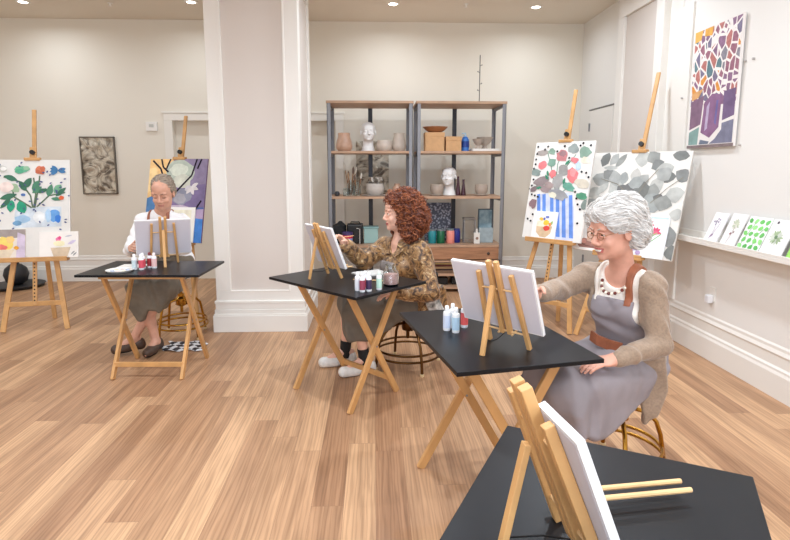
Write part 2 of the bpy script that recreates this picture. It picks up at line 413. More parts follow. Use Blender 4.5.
# ================================================================== FURNITURE
TZ = .80
def folding_table(x, y, rz, label, flip=False, W=.92, D=.62):
    t = thing('folding_table', (x,y,0), rz, label, 'table', 'folding tray tables with black tops')
    MB().box2((-W/2,-D/2,TZ-.018),(W/2,D/2,TZ)).build('tabletop', BLACKTOP, t, bevel=.002)
    s = -1 if flip else 1
    zt = TZ-.02
    for sx in (-1,1):
        for u, f, top in ((.285,-.235,.21),(.255,.235,-.21)):
            MB().bar((sx*u,s*f,.0),(sx*u,s*top,zt),.022,.042).build('leg', PINE, t, bevel=.003)
    MB().box2((-.255,s*.19-.011,.085),(.255,s*.19+.011,.12)).build('stretcher', PINE, t, bevel=.003)
    for v in (-.21,.21):
        MB().box2((-.31,v-.02,zt-.024),(.31,v+.02,zt+.002)).build('rail', PINE, t, bevel=.003)
    for sx in (-1,1):
        a=.27*sx
        MB().tube([(a-.03,0,.39),(a+.03,0,.39)], .006).build('pivot_bolt', STEEL, t, smooth=True)
    return t
folding_table(-1.675,4.115,math.radians(-2.0),'black-topped wooden folding table in front of the man in the white shirt', True, .88, .59)
folding_table(-.195,3.627,math.radians(-45.5),'black-topped wooden folding table at the red-haired woman', False, .89, .64)
folding_table(.52,2.39,math.radians(-78.5),'black-topped wooden folding table in front of the white-haired woman', False, .87, .62)
folding_table(.44,.937,math.radians(-118.2+180),'black-topped folding table nearest the camera, cut off at the bottom', False, .92, .61)

def tabletop_easel(x, y, th, cu, label, clabel, rods=0, pr=None, ru=(-.033,.033), tk=1.0):
    a,b,Lg,al,c,zb,hc,w,cm,mb,rh,g = pr or (.099,.078,.356,.366,.203,.08,.299,.399,.411,.064,.314,.018)
    rz = th+PI/2; S, Cc = math.sin(al), math.cos(al)
    def on(u,d,t=0): return Vector((u, d*S-t*Cc, d*Cc+t*S))     # local, front = -y
    t = thing('tabletop_easel', (x,y,TZ), rz, label, 'easel', 'small wooden tabletop easels')
    for s in (-1,1):
        MB().bar(on(s*a,.006,-.006),on(s*b,Lg,-.006),.018*tk,.018*tk).build('side_leg', BEECH, t, bevel=.002)
        MB().bar(on(s*g,mb,-.006),on(s*g,cm,-.006),.020*tk,.020*tk).build('mast_strip', BEECH, t, bevel=.002)
    MB().bar((0,c,.0),on(0,rh,-.034),.02,.014).build('rear_leg', BEECH, t, bevel=.002)
    MB().tube([on(-.083,.28,-.006),on(.083,.28,-.006)], .0045).build('cross_rod', PALE, t, smooth=True)
    MB().tube([on(-.095,.075,-.006),on(.095,.075,-.006)], .0045).build('lower_rod', PALE, t, smooth=True)
    MB().bar(on(-.03,cm-.035,-.022),on(.03,cm-.035,-.022),.02,.012).build('hinge_block', BEECH, t)
    MB().tube([(0,c-.02,.05),(0,c*.5,.045),on(0,mb+.01,-.02)], .0018, n=5).build('cord', BLACK, t)
    for s,u in zip((-1,1),ru):
        pg = [on(u,zb-.012,-.02), on(u,zb-.012,.03)] if not rods else [on(u,zb-.010,0), on(u,zb-.010,0)+Vector((0,-rods,-.004))]
        MB().tube(pg, .006 if rods else .005).build('support_peg', PALE, t, smooth=True)
    # canvas
    o = MB(); o.box((0,0,hc/2),(w,.016,hc)); o.box((0,.0085,hc/2),(w-.012,.001,hc-.012), 1)
    q = on(-cu,zb,.014)
    k = o.build('canvas', [CANVAS, CANVASB], bevel=.002)
    Rz = Matrix.Rotation(rz,3,'Z'); k.location = Vector((x,y,TZ))+Rz@q; k.rotation_euler = (-al,0,rz)
    tag(k, clabel, 'canvas', 'blank-backed canvases on the tabletop easels')
tabletop_easel(.581,2.217,.745,-.03,'small wooden easel on the table before the white-haired woman','white canvas with its grey-white back to us, on the easel before the white-haired woman')
tabletop_easel(-.271,3.731,.564,-.02,'small wooden easel on the table before the red-haired woman','white canvas seen edge-on on the easel before the red-haired woman', rods=.14)
tabletop_easel(-1.667,4.30,1.95,.002,'small wooden easel on the table before the man','pale canvas back in front of the chest of the man in white')
tabletop_easel(.413,.957,.128,.088,'small wooden easel nearest the camera, cut off at the bottom of the picture','white canvas edge on the nearest easel at the bottom of the picture', rods=.33, tk=1.15, pr=(.099,.078,.34,.375,.18,.045,.299,.145,.388,.03,.271,.018), ru=(.11,.145))

# ------------------------------------------------------------------ studio easels
def studio_easel(x, y, th, al, zb, hc, mt, a, c, label, tray=.56):
    rz = th+PI/2; S, Cc = math.sin(al), math.cos(al)
    def on(u,d,t=0): return Vector((u, d*S-t*Cc, d*Cc+t*S))
    t = thing('studio_easel', (x,y,0), rz, label, 'easel', 'tall wooden studio easels')
    for s in (-1,1): MB().bar(on(s*a,0.012,-.03),on(s*.05,1.62,-.03),.045,.022).build('front_leg', BEECH, t, bevel=.003)
    MB().bar((0,c,0.0),on(0,1.45,-.07),.04,.022).build('rear_leg', BEECH, t, bevel=.003)
    k = a*(1-.27/1.62*(1-.05/a)); MB().bar(on(-k,.27,-.03),on(k,.27,-.03),.022,.045,side=(0,1,0)).build('crossbar', BEECH, t, bevel=.003)
    k = a*(1-1.3/1.62*(1-.05/a)); MB().bar(on(-k,1.3,-.03),on(k,1.3,-.03),.022,.045,side=(0,1,0)).build('crossbar', BEECH, t, bevel=.003)
    MB().bar(on(0,.25,-.02),on(0,mt,-.02),.038,.02).build('mast', BEECH, t, bevel=.006)
    h = MB()
    for i in range(18):
        d = .3+i*.035; p0 = on(0,d,-.009); p1 = on(0,d,-.031); h.tube([p0,p1], .008, n=8)
    h.build('mast_holes', mat('dark_hole', (60,42,28), .8), t)
    tr_ = MB(); tr_.bar(on(-tray/2,zb-.016,.03),on(tray/2,zb-.016,.03),.085,.022,side=(0,1,0)); tr_.bar(on(-tray/2,zb-.002,.068),on(tray/2,zb-.002,.068),.012,.024,side=(0,1,0))
    tr_.build('tray', BEECH, t, bevel=.004)
    cl = MB(); cl.bar(on(-.07,zb+hc+.01,.02),on(.07,zb+hc+.01,.02),.05,.03,side=(0,1,0)); cl.bar(on(0,zb+hc+.0,0.006),on(0,zb+hc+.13,.006),.062,.02)
    cl.build('top_clamp', BEECH, t, bevel=.006)
    MB().tube([on(0,zb+hc+.075,.016),on(0,zb+hc+.075,.042)], .022, n=14).build('knob', BLACK, t, smooth=True)
    return t
E1=(-3.248,5.115,-1.394,.202,.702,.953); E2=(-2.112,5.394,-1.839,.234,.816,.865); E3=(1.595,5.06,-2.443,.21,.867,.971); E4=(2.025,4.583,-2.50,.287,.807,.95)
studio_easel(*E1, 2.164,.278,.50,'tall wooden easel at the far left holding the blue-vase flower painting', .62)
studio_easel(*E2, 2.157,.33,.52,'tall wooden easel behind the man holding the purple and orange painting', .5)
studio_easel(*E3, 2.368,.32,.36,'tall wooden easel holding the striped-vase flower painting by the shelves', .52)
studio_easel(*E4, 2.526,.284,.5,'tall wooden easel behind the white-haired woman holding the grey leaf painting', .46)

# ------------------------------------------------------------------ paintings
class Art:
    def __init__(s, w, h, t=.02, base=(230,228,223)):
        s.w, s.h, s.t = w, h, t; s.mb = MB(); s.mats = [paint(base, .02)]; s.n = 0
        s.mb.box((0,-t/2,h/2),(w,t,h))
    def m(s, rgb):
        if max(rgb) > 90: rgb = tuple(int(v*.84+244*.16) for v in rgb)
        k = paint(rgb)
        if k not in s.mats: s.mats.append(k)
        return s.mats.index(k)
    def P(s, x, y): return (x-.5)*s.w, (1-y)*s.h      # 0..1 from the top left
    def shape(s, pts, rgb):
        s.n += 1; y = -s.t-.0004-.00012*s.n
        e = 0
        q = [s.P(min(1-e,max(e,a)),min(1-e,max(e,b))) for a,b in pts]
        s.mb.add([(a,y,b) for a,b in q], [tuple(range(len(q)))], s.m(rgb))
    def ell(s, x, y, rx, ry, rgb, rot=0, n=14, j=.12):
        asp = s.w/s.h; c, d = math.cos(rot), math.sin(rot); pts = []
        for i in range(n):
            a = 2*PI*i/n; r = 1+random.uniform(-j,j); u = rx*r*math.cos(a); v = ry*r*math.sin(a)
            pts.append((x+u*c-v*d, y+(u*d+v*c)*asp))
        s.shape(pts, rgb)
    def leaf(s, x, y, L, wd, ang, rgb):
        asp = s.w/s.h; c, d = math.cos(ang), math.sin(ang); pts = []
        for i in range(13):
            tt = i/6 if i <= 6 else 2-i/6; sg = 1 if i <= 6 else -1
            u = tt*L; v = sg*wd*math.sin(PI*tt)**.8*(1+random.uniform(-.15,.15)) if 0 < tt < 1 else 0
            pts.append((x+u*c-v*d, y+(u*d+v*c)*asp))
        s.shape(pts[:-1], rgb)
    def line(s, pts, wd, rgb):
        asp = s.w/s.h
        for (a,b),(c,d) in zip(pts, pts[1:]):
            u, v = c-a, (d-b)/asp; l = math.hypot(u,v)+1e-9; nx, ny = -v/l*wd/2, u/l*wd/2*asp
            s.shape([(a+nx,b+ny),(c+nx,d+ny),(c-nx,d-ny),(a-nx,b-ny)], rgb)
    def done(s, name, label, cat='painting', group=None, loc=None, rz=0, al=0):
        o = s.mb.build(name, s.mats); o.location = loc; o.rotation_euler = (-al,0,rz)
        return tag(o, label, cat, group)
def on_easel(E, u=0, dz=0, off=.012, dt=0):
    x,y,th,al,zb,hc = E; rz = th+PI/2; q = Vector((u, (zb+dz)*math.sin(al)-(off+dt)*math.cos(al), (zb+dz)*math.cos(al)+(off+dt)*math.sin(al)))
    return dict(loc=Vector((x,y,0))+Matrix.Rotation(rz,3,'Z')@q, rz=rz, al=al)

# 1: white vase with blue blotches, green leaves (far left)
A = Art(.66,.953); M = lambda x,y: ((x+29)/373, (y-50)/490)
def dots(A, M, n, area, rgb, r, seed):
    rr = random.Random(seed)
    for _ in range(n):
        x, y = rr.uniform(area[0],area[2]), rr.uniform(area[1],area[3]); a, b = M(x,y)
        if .02 < a < .98 and .02 < b < .98: A.leaf(a,b,r*2.2,r*.6,rr.uniform(0,6.3),rgb)
G1,G2,G3,BL = (58,120,88),(36,92,66),(98,160,122),(60,70,120)
A.shape([M(150,285),M(300,285),M(300,385),M(65,388),M(75,300)],(206,218,228)); A.ell(*M(265,330),.075,.10,(86,150,220)); A.ell(*M(283,345),.04,.06,(40,110,210)); A.ell(*M(235,330),.04,.10,(170,205,235)); A.ell(*M(110,345),.1,.06,(150,190,222)); A.ell(*M(85,365),.06,.035,(90,140,180)); A.ell(*M(190,335),.08,.09,(232,236,238))
for pts in ([(160,290),(150,230),(100,160),(20,135)],[(165,290),(175,220),(165,140)],[(170,290),(190,180),(195,130)],[(180,285),(240,230),(320,215)],[(150,285),(60,228),(5,290)],[(155,290),(70,235),(60,180)]):
    A.line([M(*p) for p in pts], .02, (70,92,66))
for x,y,L,w,a,c in ((20,130,.16,.035,.35,G2),(95,155,.15,.04,1.0,G2),(155,140,.16,.045,2.2,G2),(160,205,.14,.04,-1.1,G1),(205,185,.13,.04,2.5,G1),(235,235,.16,.04,-1.3,G1),(300,175,.13,.05,2.2,G3),(325,190,.16,.03,2.4,G2),(0,245,.2,.035,-.3,G2),(60,250,.15,.05,1.7,(20,140,100)),(95,255,.16,.06,1.2,(20,140,100)),(50,170,.14,.05,.8,(150,180,140)),(5,290,.16,.03,-.8,G2),(185,215,.12,.03,-.4,G2),(250,245,.12,.025,.1,G1)):
    A.leaf(*M(x,y),L*1.2,w*1.1,a,c)
A.ell(*M(108,98),.10,.05,(84,170,128)); A.ell(*M(95,108),.06,.035,(60,150,110)); A.ell(*M(130,92),.04,.03,(140,190,150))
for dx,dy,r in ((0,0,.06),(12,-8,.035),(-12,8,.03),(10,12,.03)): A.ell(*M(198+dx,102+dy),r,r,(188,84,52) if dx else (204,104,70))
for a in (2.6,3.0,3.5,3.9,.2,-.3): A.leaf(*M(285,105),.11,.028,a,(42,104,160))
A.ell(*M(15,95),.06,.05,(190,190,180)); A.ell(*M(20,95),.04,.03,(232,230,224)); A.ell(*M(35,185),.1,.08,(238,216,206)); A.ell(*M(302,242),.035,.03,(220,84,40)); A.ell(*M(115,225),.03,.02,(60,100,170))
dots(A, M, 46, (0,60,340,400), BL, .018, 3)
A.done('flower_painting','large painting of green leaves and red flower in a blue-blotched white vase, far left', loc=on_easel(E1)['loc'], rz=on_easel(E1)['rz'], al=E1[3])
# small ones on its tray
A = Art(.36,.28,.012,(236,226,214)); A.shape([(0,0),(1,0),(1,.25),(.7,.3),(.2,.2),(0,.3)],(150,138,132)); A.shape([(.82,.1),(1,.2),(1,1),(.78,1)],(206,190,214))
A.ell(.2,.42,.13,.12,(238,226,150)); A.ell(.5,.5,.2,.2,(246,214,96)); A.ell(.65,.35,.1,.1,(240,196,110)); A.ell(.42,.62,.16,.1,(238,104,92)); A.ell(.25,.62,.12,.1,(244,140,120)); A.leaf(.72,.62,.14,.05,.1,(246,160,30)); A.shape([(.05,.68),(.75,.68),(.62,.98),(.18,.98)],(226,206,176))
A.done('fruit_painting','small painting of a bowl of yellow and red fruit on a grey ground, left tray', **on_easel(E1,-.235,0,.035))
A = Art(.34,.25,.012,(246,242,236)); A.shape([(.28,.62),(.8,.6),(.72,.95),(.36,.96)],(214,190,158)); A.ell(.48,.3,.06,.07,(240,110,160)); A.ell(.52,.24,.04,.05,(230,60,120)); A.ell(.5,.46,.15,.08,(246,238,190)); A.leaf(.72,.5,.25,.04,-.5,(214,200,230)); A.leaf(.65,.2,.2,.02,-.2,(190,190,200)); A.leaf(.8,.9,.15,.02,-.8,(150,150,150)); A.leaf(.85,.95,.15,.02,-.8,(150,150,150))
A.done('bowl_painting','small painting of a pink flower over a tan bowl on a white ground, left tray', **on_easel(E1,.255-.02,0,.035))
# 2: purple / orange / blue, behind the man
A = Art(.669,.865,.02,(150,128,160)); M = lambda x,y: ((x-5)/220, (y-190)/325)
A.shape([(0,0),(.42,0),(.3,.25),(.12,.42),(0,.5)],(240,190,118)); A.shape([(0,.12),(.12,.1),(.2,.3),(0,.42)],(248,206,140))
A.shape([(.6,0),(1,0),(1,.45),(.7,.4)],(128,112,146)); A.shape([(0,.48),(.25,.4),(.3,1),(0,1)],(58,110,166)); A.shape([(.5,.35),(1,.3),(1,.62),(.55,.7),(.4,.6)],(110,92,138)); A.shape([(.3,.6),(1,.58),(1,1),(.3,1)],(70,92,160)); A.shape([(.8,.7),(1,.66),(1,1),(.85,1)],(50,120,210)); A.shape([(.62,.62),(1,.6),(1,.72),(.7,.7)],(176,150,190))
A.ell(.55,.17,.24,.22,(176,186,170)); A.ell(.52,.13,.16,.1,(214,220,200)); A.ell(.6,.27,.15,.12,(206,208,190)); A.ell(.6,.45,.17,.13,(130,132,150)); A.ell(.58,.48,.1,.08,(160,156,166)); A.ell(.72,.36,.07,.05,(206,200,206)); A.ell(.55,.58,.2,.03,(190,170,190))
for pts in ([(.05,.02),(.2,.12),(.3,.3)],[(.2,0),(.24,.1),(.34,.16)],[(.36,0),(.3,.12)],[(.82,0),(.75,.2),(.55,.36),(.45,.45)],[(.9,0),(.84,.12)],[(.3,.3),(.38,.2)],[(.95,.5),(.85,.62),(.8,.9)]): A.line(pts,.028,(42,34,48))
for a in (.3,1.2,2.2,-.5): A.leaf(.76,.34,.13,.03,a,(222,214,214))
q = on_easel(E2); A.done('abstract_painting','large painting in purple, blue and orange with dark branches, behind the man', **q)
A = Art(.30,.36,.01,(250,248,242)); A.shape([(.1,.08),(.86,.08),(.86,.8),(.1,.8)],(248,240,214)); A.ell(.6,.3,.2,.12,(240,226,160))
A.done('paper_sheet','white paper with a pale yellow wash on the easel tray behind the man', 'drawing', **on_easel(E2,.10,0,.035))
# 3: striped blue vase
A = Art(.643,.971,.02,(232,229,224)); M = lambda x,y: ((x-95)/(340-95)*.92+.03, (y-55)/440)
def M(x,y):                                    # crop pixel -> canvas fraction, along the slanted sides
    v = (y-52)/435; x0 = 160-70*v; x1 = 440-78*v; return (x-x0)/(x1-x0), v
A.shape([M(185,285),M(332,275),M(338,370),M(330,480),M(160,480),M(165,400)],(198,206,234))
for x in (172,198,235,262,290,322): A.shape([M(x-7,288),M(x+9,285),M(x+9,470),M(x-9,470)],(78,124,212))
for pts in ([(255,290),(235,170),(215,90)],[(262,290),(290,180),(350,110)],[(240,285),(200,240),(150,255)],[(270,285),(330,240)],[(250,285),(265,150),(285,110)]): A.line([M(*p) for p in pts],.012,(70,120,96))
GR = (140,138,134); PK = (222,106,110)
for x,y,rx,ry,c in ((238,95,.045,.04,(120,150,130)),(285,115,.07,.07,(190,110,112)),(290,105,.04,.04,(140,100,104)),(340,85,.06,.06,(130,140,136)),(390,100,.07,.07,(120,150,132)),(395,135,.06,.04,(232,220,196)),(190,100,.07,.035,(150,140,134)),(190,155,.05,.05,PK),(238,145,.05,.05,(110,150,130)),(158,190,.06,.045,(120,136,130)),(240,195,.045,.05,PK),(290,180,.06,.07,GR),(332,200,.06,.09,PK),(335,190,.035,.05,(236,140,140)),(185,230,.09,.07,(128,112,112)),(265,230,.06,.09,(150,148,146)),(205,262,.07,.05,(140,120,120)),(315,250,.08,.045,(84,150,128)),(265,285,.11,.06,(140,140,142)),(375,235,.09,.05,(206,196,176)),(145,330,.045,.065,(128,96,100)),(372,288,.06,.04,(60,130,96)),(392,322,.06,.06,(110,124,116)),(240,290,.05,.035,(220,214,190)),(360,160,.03,.06,(176,200,228)),(150,265,.05,.03,(110,90,92)),(345,135,.05,.035,(214,110,116)),(225,245,.05,.04,(150,128,124))):
    A.ell(*M(x,y),rx*1.45,ry*1.25,c,rot=random.uniform(-.6,.6),j=.2)
for x,y,a in ((215,180,1.2),(205,200,.8),(300,155,-.8),(290,240,-1.4),(160,262,-.2)): A.leaf(*M(x,y),.1,.02,a,(36,120,84))
for x,y in ((170,72),(220,72),(300,72),(372,72),(418,72),(165,105),(160,130),(158,152),(385,62),(320,125),(375,185),(148,222),(140,290),(155,295),(120,402),(135,410),(145,380),(350,300),(355,325),(365,345),(385,358),(352,405),(345,272),(405,208),(395,190),(170,300),(125,265),(265,95),(205,85),(150,172),(140,250)): A.ell(*M(x,y),.017,.017,(24,24,30),j=.05)
A.done('flower_painting','large painting of red and grey flowers in a blue-striped vase with black dots', **on_easel(E3))
A = Art(.265,.275,.012,(248,246,242)); A.shape([(.18,.5),(.85,.52),(.8,.78),(.62,.93),(.38,.92),(.2,.76)],(212,180,140)); A.shape([(.2,.36),(.5,.3),(.5,.55),(.18,.55)],(240,232,200)); A.ell(.58,.4,.12,.1,(250,190,40)); A.ell(.36,.28,.09,.06,(250,190,60)); A.ell(.62,.6,.13,.1,(220,50,40)); A.ell(.48,.27,.05,.05,(70,90,180)); A.ell(.6,.2,.08,.05,(90,110,190)); A.leaf(.75,.5,.2,.05,-1.1,(130,170,80)); A.ell(.74,.46,.06,.07,(240,130,60))
A.done('fruit_painting','small painting of a tan basket of red and yellow fruit below the striped vase', **on_easel(E3,-.08,0,.035))
# 4: grey eucalyptus leaves
A = Art(.93,.95,.02,(226,222,215))
def M(x,y):
    v = (y-62)/400; x0 = 20-100*v; x1 = 432-105*v; return (x-x0)/(x1-x0), v
gs = [(102,104,100),(134,136,132),(152,154,150),(174,176,170),(116,118,116),(94,96,94),(190,188,180),(146,150,148)]
for x,y,L,w,a,c in ((85,85,.12,.042,1.9,0),(125,85,.11,.035,2.1,2),(155,90,.13,.03,2.2,1),(240,80,.14,.06,1.5,3),(280,80,.12,.05,.9,1),(380,78,.12,.045,.1,0),(295,110,.1,.05,1.0,4),(330,130,.14,.06,2.8,3),(325,160,.12,.05,-.1,0),(385,150,.13,.05,.5,4),(50,170,.16,.06,.1,2),(90,150,.12,.05,.5,4),(95,125,.12,.02,0,3),(130,190,.18,.065,1.9,3),(120,160,.14,.05,1.2,2),(160,160,.1,.04,1.6,7),(185,205,.15,.065,.3,5),(210,150,.12,.045,1.6,6),(215,225,.14,.06,0,4),(240,170,.12,.05,2.2,2),(290,190,.18,.055,2.0,3),(270,215,.16,.06,1.7,1),(345,225,.14,.06,-.3,3),(255,255,.2,.08,0,7),(290,240,.1,.035,.3,5),(300,255,.14,.06,.2,1),(350,295,.1,.045,0,3),(325,370,.15,.06,1.5,4),(325,435,.12,.06,-.2,0),(20,230,.12,.05,-.6,3),(60,215,.12,.03,-.9,3),(30,260,.12,.05,.2,6),(10,270,.1,.05,1,2),(150,215,.14,.06,.6,5),(230,200,.14,.06,1.2,0),(315,145,.12,.06,.8,2),(200,185,.12,.05,-.2,7)):
    p = M(x,y); A.leaf(p[0]-L/2*math.cos(a), p[1]-L/2*math.sin(a), L*1.3, w*1.2, a, gs[c])
for pts in ([(200,250),(240,190),(300,130)],[(200,250),(130,190),(60,170)],[(260,260),(330,200),(390,160)]): A.line([M(*p) for p in pts],.006,(120,112,96))
A.done('leaf_painting','large painting of overlapping grey-green leaves behind the white-haired woman', **on_easel(E4))
A = Art(.31,.36,.012,(240,244,246)); A.shape([(.03,.0),(.97,.0),(.97,.04),(.03,.04)],(190,214,224))
for x,y in ((.45,.2),(.68,.38)):
    for a in (-2.4,-1.9,-1.3,-.8,0,2.6): A.leaf(x,y,.17,.035,a,(214,56,96))
    A.ell(x,y,.07,.06,(226,90,120))
for pts in ([(.45,.25),(.35,.5),(.25,.62)],[(.68,.42),(.5,.55),(.3,.65)],[(.85,.4),(.6,.6)]): A.line(pts,.02,(110,170,90))
for x,y in ((.2,.6),(.3,.68),(.12,.7),(.25,.8),(.1,.85),(.35,.6),(.3,.9)): A.ell(x,y,.08,.06,random.choice([(140,110,170),(110,80,150),(180,150,200)]))
A.leaf(.5,.5,.3,.02,-.5,(150,190,110)); A.leaf(.4,.4,.25,.02,-.9,(150,190,110))
A.done('tulip_painting','small painting of two pink tulips over purple blooms, right of the white-haired woman', **on_easel(E4,.24,.0,.035))
A = Art(.30,.30,.012,(244,240,236)); A.shape([(.05,.75),(.3,.62),(.75,.68),(.98,.8),(.9,.92),(.2,.92)],(150,100,88)); A.shape([(.35,.3),(.85,.35),(.92,.6),(.75,.75),(.42,.7)],(214,168,146)); A.ell(.3,.72,.12,.08,(196,130,116)); A.ell(.6,.4,.2,.05,(230,206,190)); A.line([(.1,.72),(.4,.85),(.9,.9)],.03,(110,70,60))
A.done('bowl_painting','small painting of a pinkish brown bowl left of the white-haired woman', **on_easel(E4,-.30,.0,.035))

# gallery wall painting: mosaic tree in purple and orange
pm_ = bpy.data.materials.new('mosaic_paint'); pm_.use_nodes = True; nt = pm_.node_tree; N = nt.nodes; L = nt.links; bs = N['Principled BSDF']
tc = N.new('ShaderNodeTexCoord'); ve = N.new('ShaderNodeTexVoronoi'); ve.feature = 'DISTANCE_TO_EDGE'; vc = N.new('ShaderNodeTexVoronoi')
mpp = N.new('ShaderNodeMapping'); mpp.inputs['Scale'].default_value = (1.25,0,.85); L.new(tc.outputs['Object'], mpp.inputs[0])
for v in (ve,vc): v.inputs['Scale'].default_value = 12.5; L.new(mpp.outputs[0], v.inputs['Vector'])
gt = N.new('ShaderNodeMath'); gt.operation = 'GREATER_THAN'; gt.inputs[1].default_value = .085; L.new(ve.outputs['Distance'], gt.inputs[0])
sp = N.new('ShaderNodeSeparateColor'); L.new(vc.outputs['Color'], sp.inputs[0])
r = N.new('ShaderNodeValToRGB'); r.color_ramp.interpolation = 'CONSTANT'; e = r.color_ramp.elements
e[0].position = 0; e[0].color = (*lin((136,100,130)),1); e[1].position = .25; e[1].color = (*lin((150,98,116)),1)
for p_,c_ in ((.45,(116,108,134)),(.6,(180,112,106)),(.72,(134,130,140)),(.84,(214,142,60)),(.93,(90,120,128))): x = e.new(p_); x.color = (*lin(c_),1)
L.new(sp.outputs[0], r.inputs[0])
nz = N.new('ShaderNodeTexNoise'); nz.inputs['Scale'].default_value = 40; L.new(tc.outputs['Object'], nz.inputs[0])
mx = N.new('ShaderNodeMix'); mx.data_type = 'RGBA'; L.new(gt.outputs[0], mx.inputs[0]); mx.inputs[6].default_value = (*lin((236,228,224)),1); L.new(r.outputs[0], mx.inputs[7])
m2 = N.new('ShaderNodeMix'); m2.data_type = 'RGBA'; m2.blend_type = 'OVERLAY'; m2.inputs[0].default_value = .5; L.new(mx.outputs[2], m2.inputs[6]); L.new(nz.outputs['Fac'], m2.inputs[7])
L.new(m2.outputs[2], bs.inputs['Base Color']); bs.inputs['Roughness'].default_value = .5
W = .61; H = .965
A = Art(W,H,.018,(232,226,222)); A.mats.append(pm_)
A.mb.add([((a-.5)*W,-.0185,(1-b)*H) for a,b in ((.02,.01),(.98,.01),(.98,.66),(.02,.66))], [(0,1,2,3)], 1)
for pts,c in (([(.03,.60),(.32,.56),(.28,.80),(.03,.84)],(112,80,104)),([(.03,.86),(.26,.82),(.24,.97),(.03,.97)],(112,146,140)),([(.74,.56),(.97,.55),(.97,.76),(.74,.79)],(96,72,110)),([(.74,.81),(.97,.79),(.97,.97),(.5,.97),(.62,.93),(.74,.86)],(104,104,128)),([(.3,.93),(.5,.95),(.48,.97),(.28,.97)],(90,100,120)),([(.34,.62),(.5,.56),(.7,.58),(.68,.84),(.5,.92),(.30,.87)],(120,78,116)),([(.4,.66),(.46,.62),(.44,.84),(.38,.86)],(168,150,180)),([(.6,.62),(.64,.62),(.62,.82),(.58,.8)],(90,80,140)),([(.04,.53),(.3,.5),(.2,.57),(.04,.59)],(204,146,86)),([(.02,.01),(.2,.01),(.16,.09),(.02,.1)],(226,164,70)),([(.24,.01),(.42,.01),(.4,.08),(.24,.07)],(222,156,60)),([(.0,.975),(1,.975),(1,1),(0,1)],(110,92,92))):
    A.shape(pts, c)
A.done('mosaic_painting','purple and orange mosaic tree painting hung on the right wall', loc=(XR-.012,4.345,1.715), rz=-PI/2)

# picture ledge and its cards
t = thing('picture_ledge', (XR,0,.975), 0, 'long white picture ledge on the right wall holding small paintings', 'shelf')
MB().box2((-.15,1.6,-.03),(0,4.69,0)).build('ledge_board', WHITE, t, bevel=.003)
MB().box2((-.15,1.6,0),(-.138,4.69,.018)).build('front_lip', WHITE, t, bevel=.002)
MB().box2((-.012,1.6,0),(0,4.69,.05)).build('back_rail', WHITE, t, bevel=.002)
def card(y0, y1, h, base, art, name, label):
    A = Art(abs(y1-y0)-.006, h, .008, base); art(A)
    A.done(name, label, 'painting', 'small paintings on the picture ledge', loc=(2.612,(y0+y1)/2,.977), rz=-PI/2, al=.40)
def a1(A):
    for i in range(8): A.leaf(.25+.07*(i%4)+.1*random.random(), .2+.3*random.random(), .14,.05,random.uniform(0,6),random.choice([(140,130,150),(160,150,165),(110,100,125)]))
    A.line([(.35,.9),(.45,.6),(.4,.3)],.02,(150,140,150)); A.line([(.35,.9),(.6,.55),(.7,.3)],.02,(140,125,150)); A.leaf(.35,.85,.3,.04,-.8,(130,90,130))
def a2(A):
    for i in range(12): A.leaf(.5,.33,.22+.1*random.random(),.045,i*.52,random.choice([(190,196,170),(170,180,150),(214,206,200)]))
    A.line([(.4,.92),(.5,.6),(.5,.4)],.02,(150,130,130)); A.leaf(.35,.65,.16,.05,-.5,(140,90,90)); A.leaf(.55,.6,.12,.04,-1,(120,90,80))
def a3(A):
    A.line([(.1,1),(.2,.6),(.35,.2)],.02,(80,140,70)); A.line([(.7,1),(.6,.6),(.9,.25)],.02,(80,140,70))
    for i in range(5):
        for j in range(4):
            A.ell(.12+.25*j+.06*(i%2), .14+.19*i, .10,.075,random.choice([(110,196,90),(90,180,80),(140,214,120),(70,160,64)]),rot=random.uniform(-1,1))
def a4(A):
    for i in range(14): A.leaf(.45,.5,.25+.1*random.random(),.05,i*.45,random.choice([(160,180,140),(190,196,180),(140,160,120)]))
    A.ell(.45,.5,.07,.07,(90,120,80)); A.leaf(.2,.12,.12,.05,-.6,(90,80,90)); A.leaf(.75,.08,.1,.03,-.9,(110,90,100))
def a5(A): A.shape([(0,.55),(1,.4),(1,1),(0,1)],(140,206,80)); A.ell(.5,.7,.3,.2,(110,190,70))
card(4.157,3.992,.245,(238,234,236),a1,'card_painting','small mauve flower painting on the ledge, nearest the leaf painting')
card(3.955,3.784,.255,(234,230,228),a2,'card_painting','small pale sprig painting on the ledge between the mauve flowers and the green leaves')
card(3.762,3.536,.25,(236,238,232),a3,'card_painting','small painting full of bright green round leaves on the picture ledge')
card(3.53,3.330,.25,(238,236,232),a4,'card_painting','small painting of one grey-green flower head on the ledge')
card(3.29,3.06,.25,(214,216,214),a5,'card_painting','bright green painting on the ledge cut by the right edge of the picture')

# grey relief artworks
rm = bpy.data.materials.new('relief_metal'); rm.use_nodes = True; nt = rm.node_tree; N = nt.nodes; L = nt.links; bs = N['Principled BSDF']
tc = N.new('ShaderNodeTexCoord'); nz = N.new('ShaderNodeTexNoise'); nz.inputs['Scale'].default_value = 5; nz.inputs['Detail'].default_value = 5; nz.inputs['Distortion'].default_value = 2.5
L.new(tc.outputs['Object'], nz.inputs[0]); r = N.new('ShaderNodeValToRGB'); e = r.color_ramp.elements; e[0].position = .36; e[0].color = (*lin((104,94,82)),1); e[1].position = .54; e[1].color = (*lin((200,190,172)),1)
L.new(nz.outputs['Fac'], r.inputs[0]); L.new(r.outputs[0], bs.inputs['Base Color']); bs.inputs['Metallic'].default_value = .35; bs.inputs['Roughness'].default_value = .45
b_ = N.new('ShaderNodeBump'); b_.inputs['Distance'].default_value = .03; L.new(nz.outputs['Fac'], b_.inputs['Height']); L.new(b_.outputs[0], bs.inputs['Normal'])
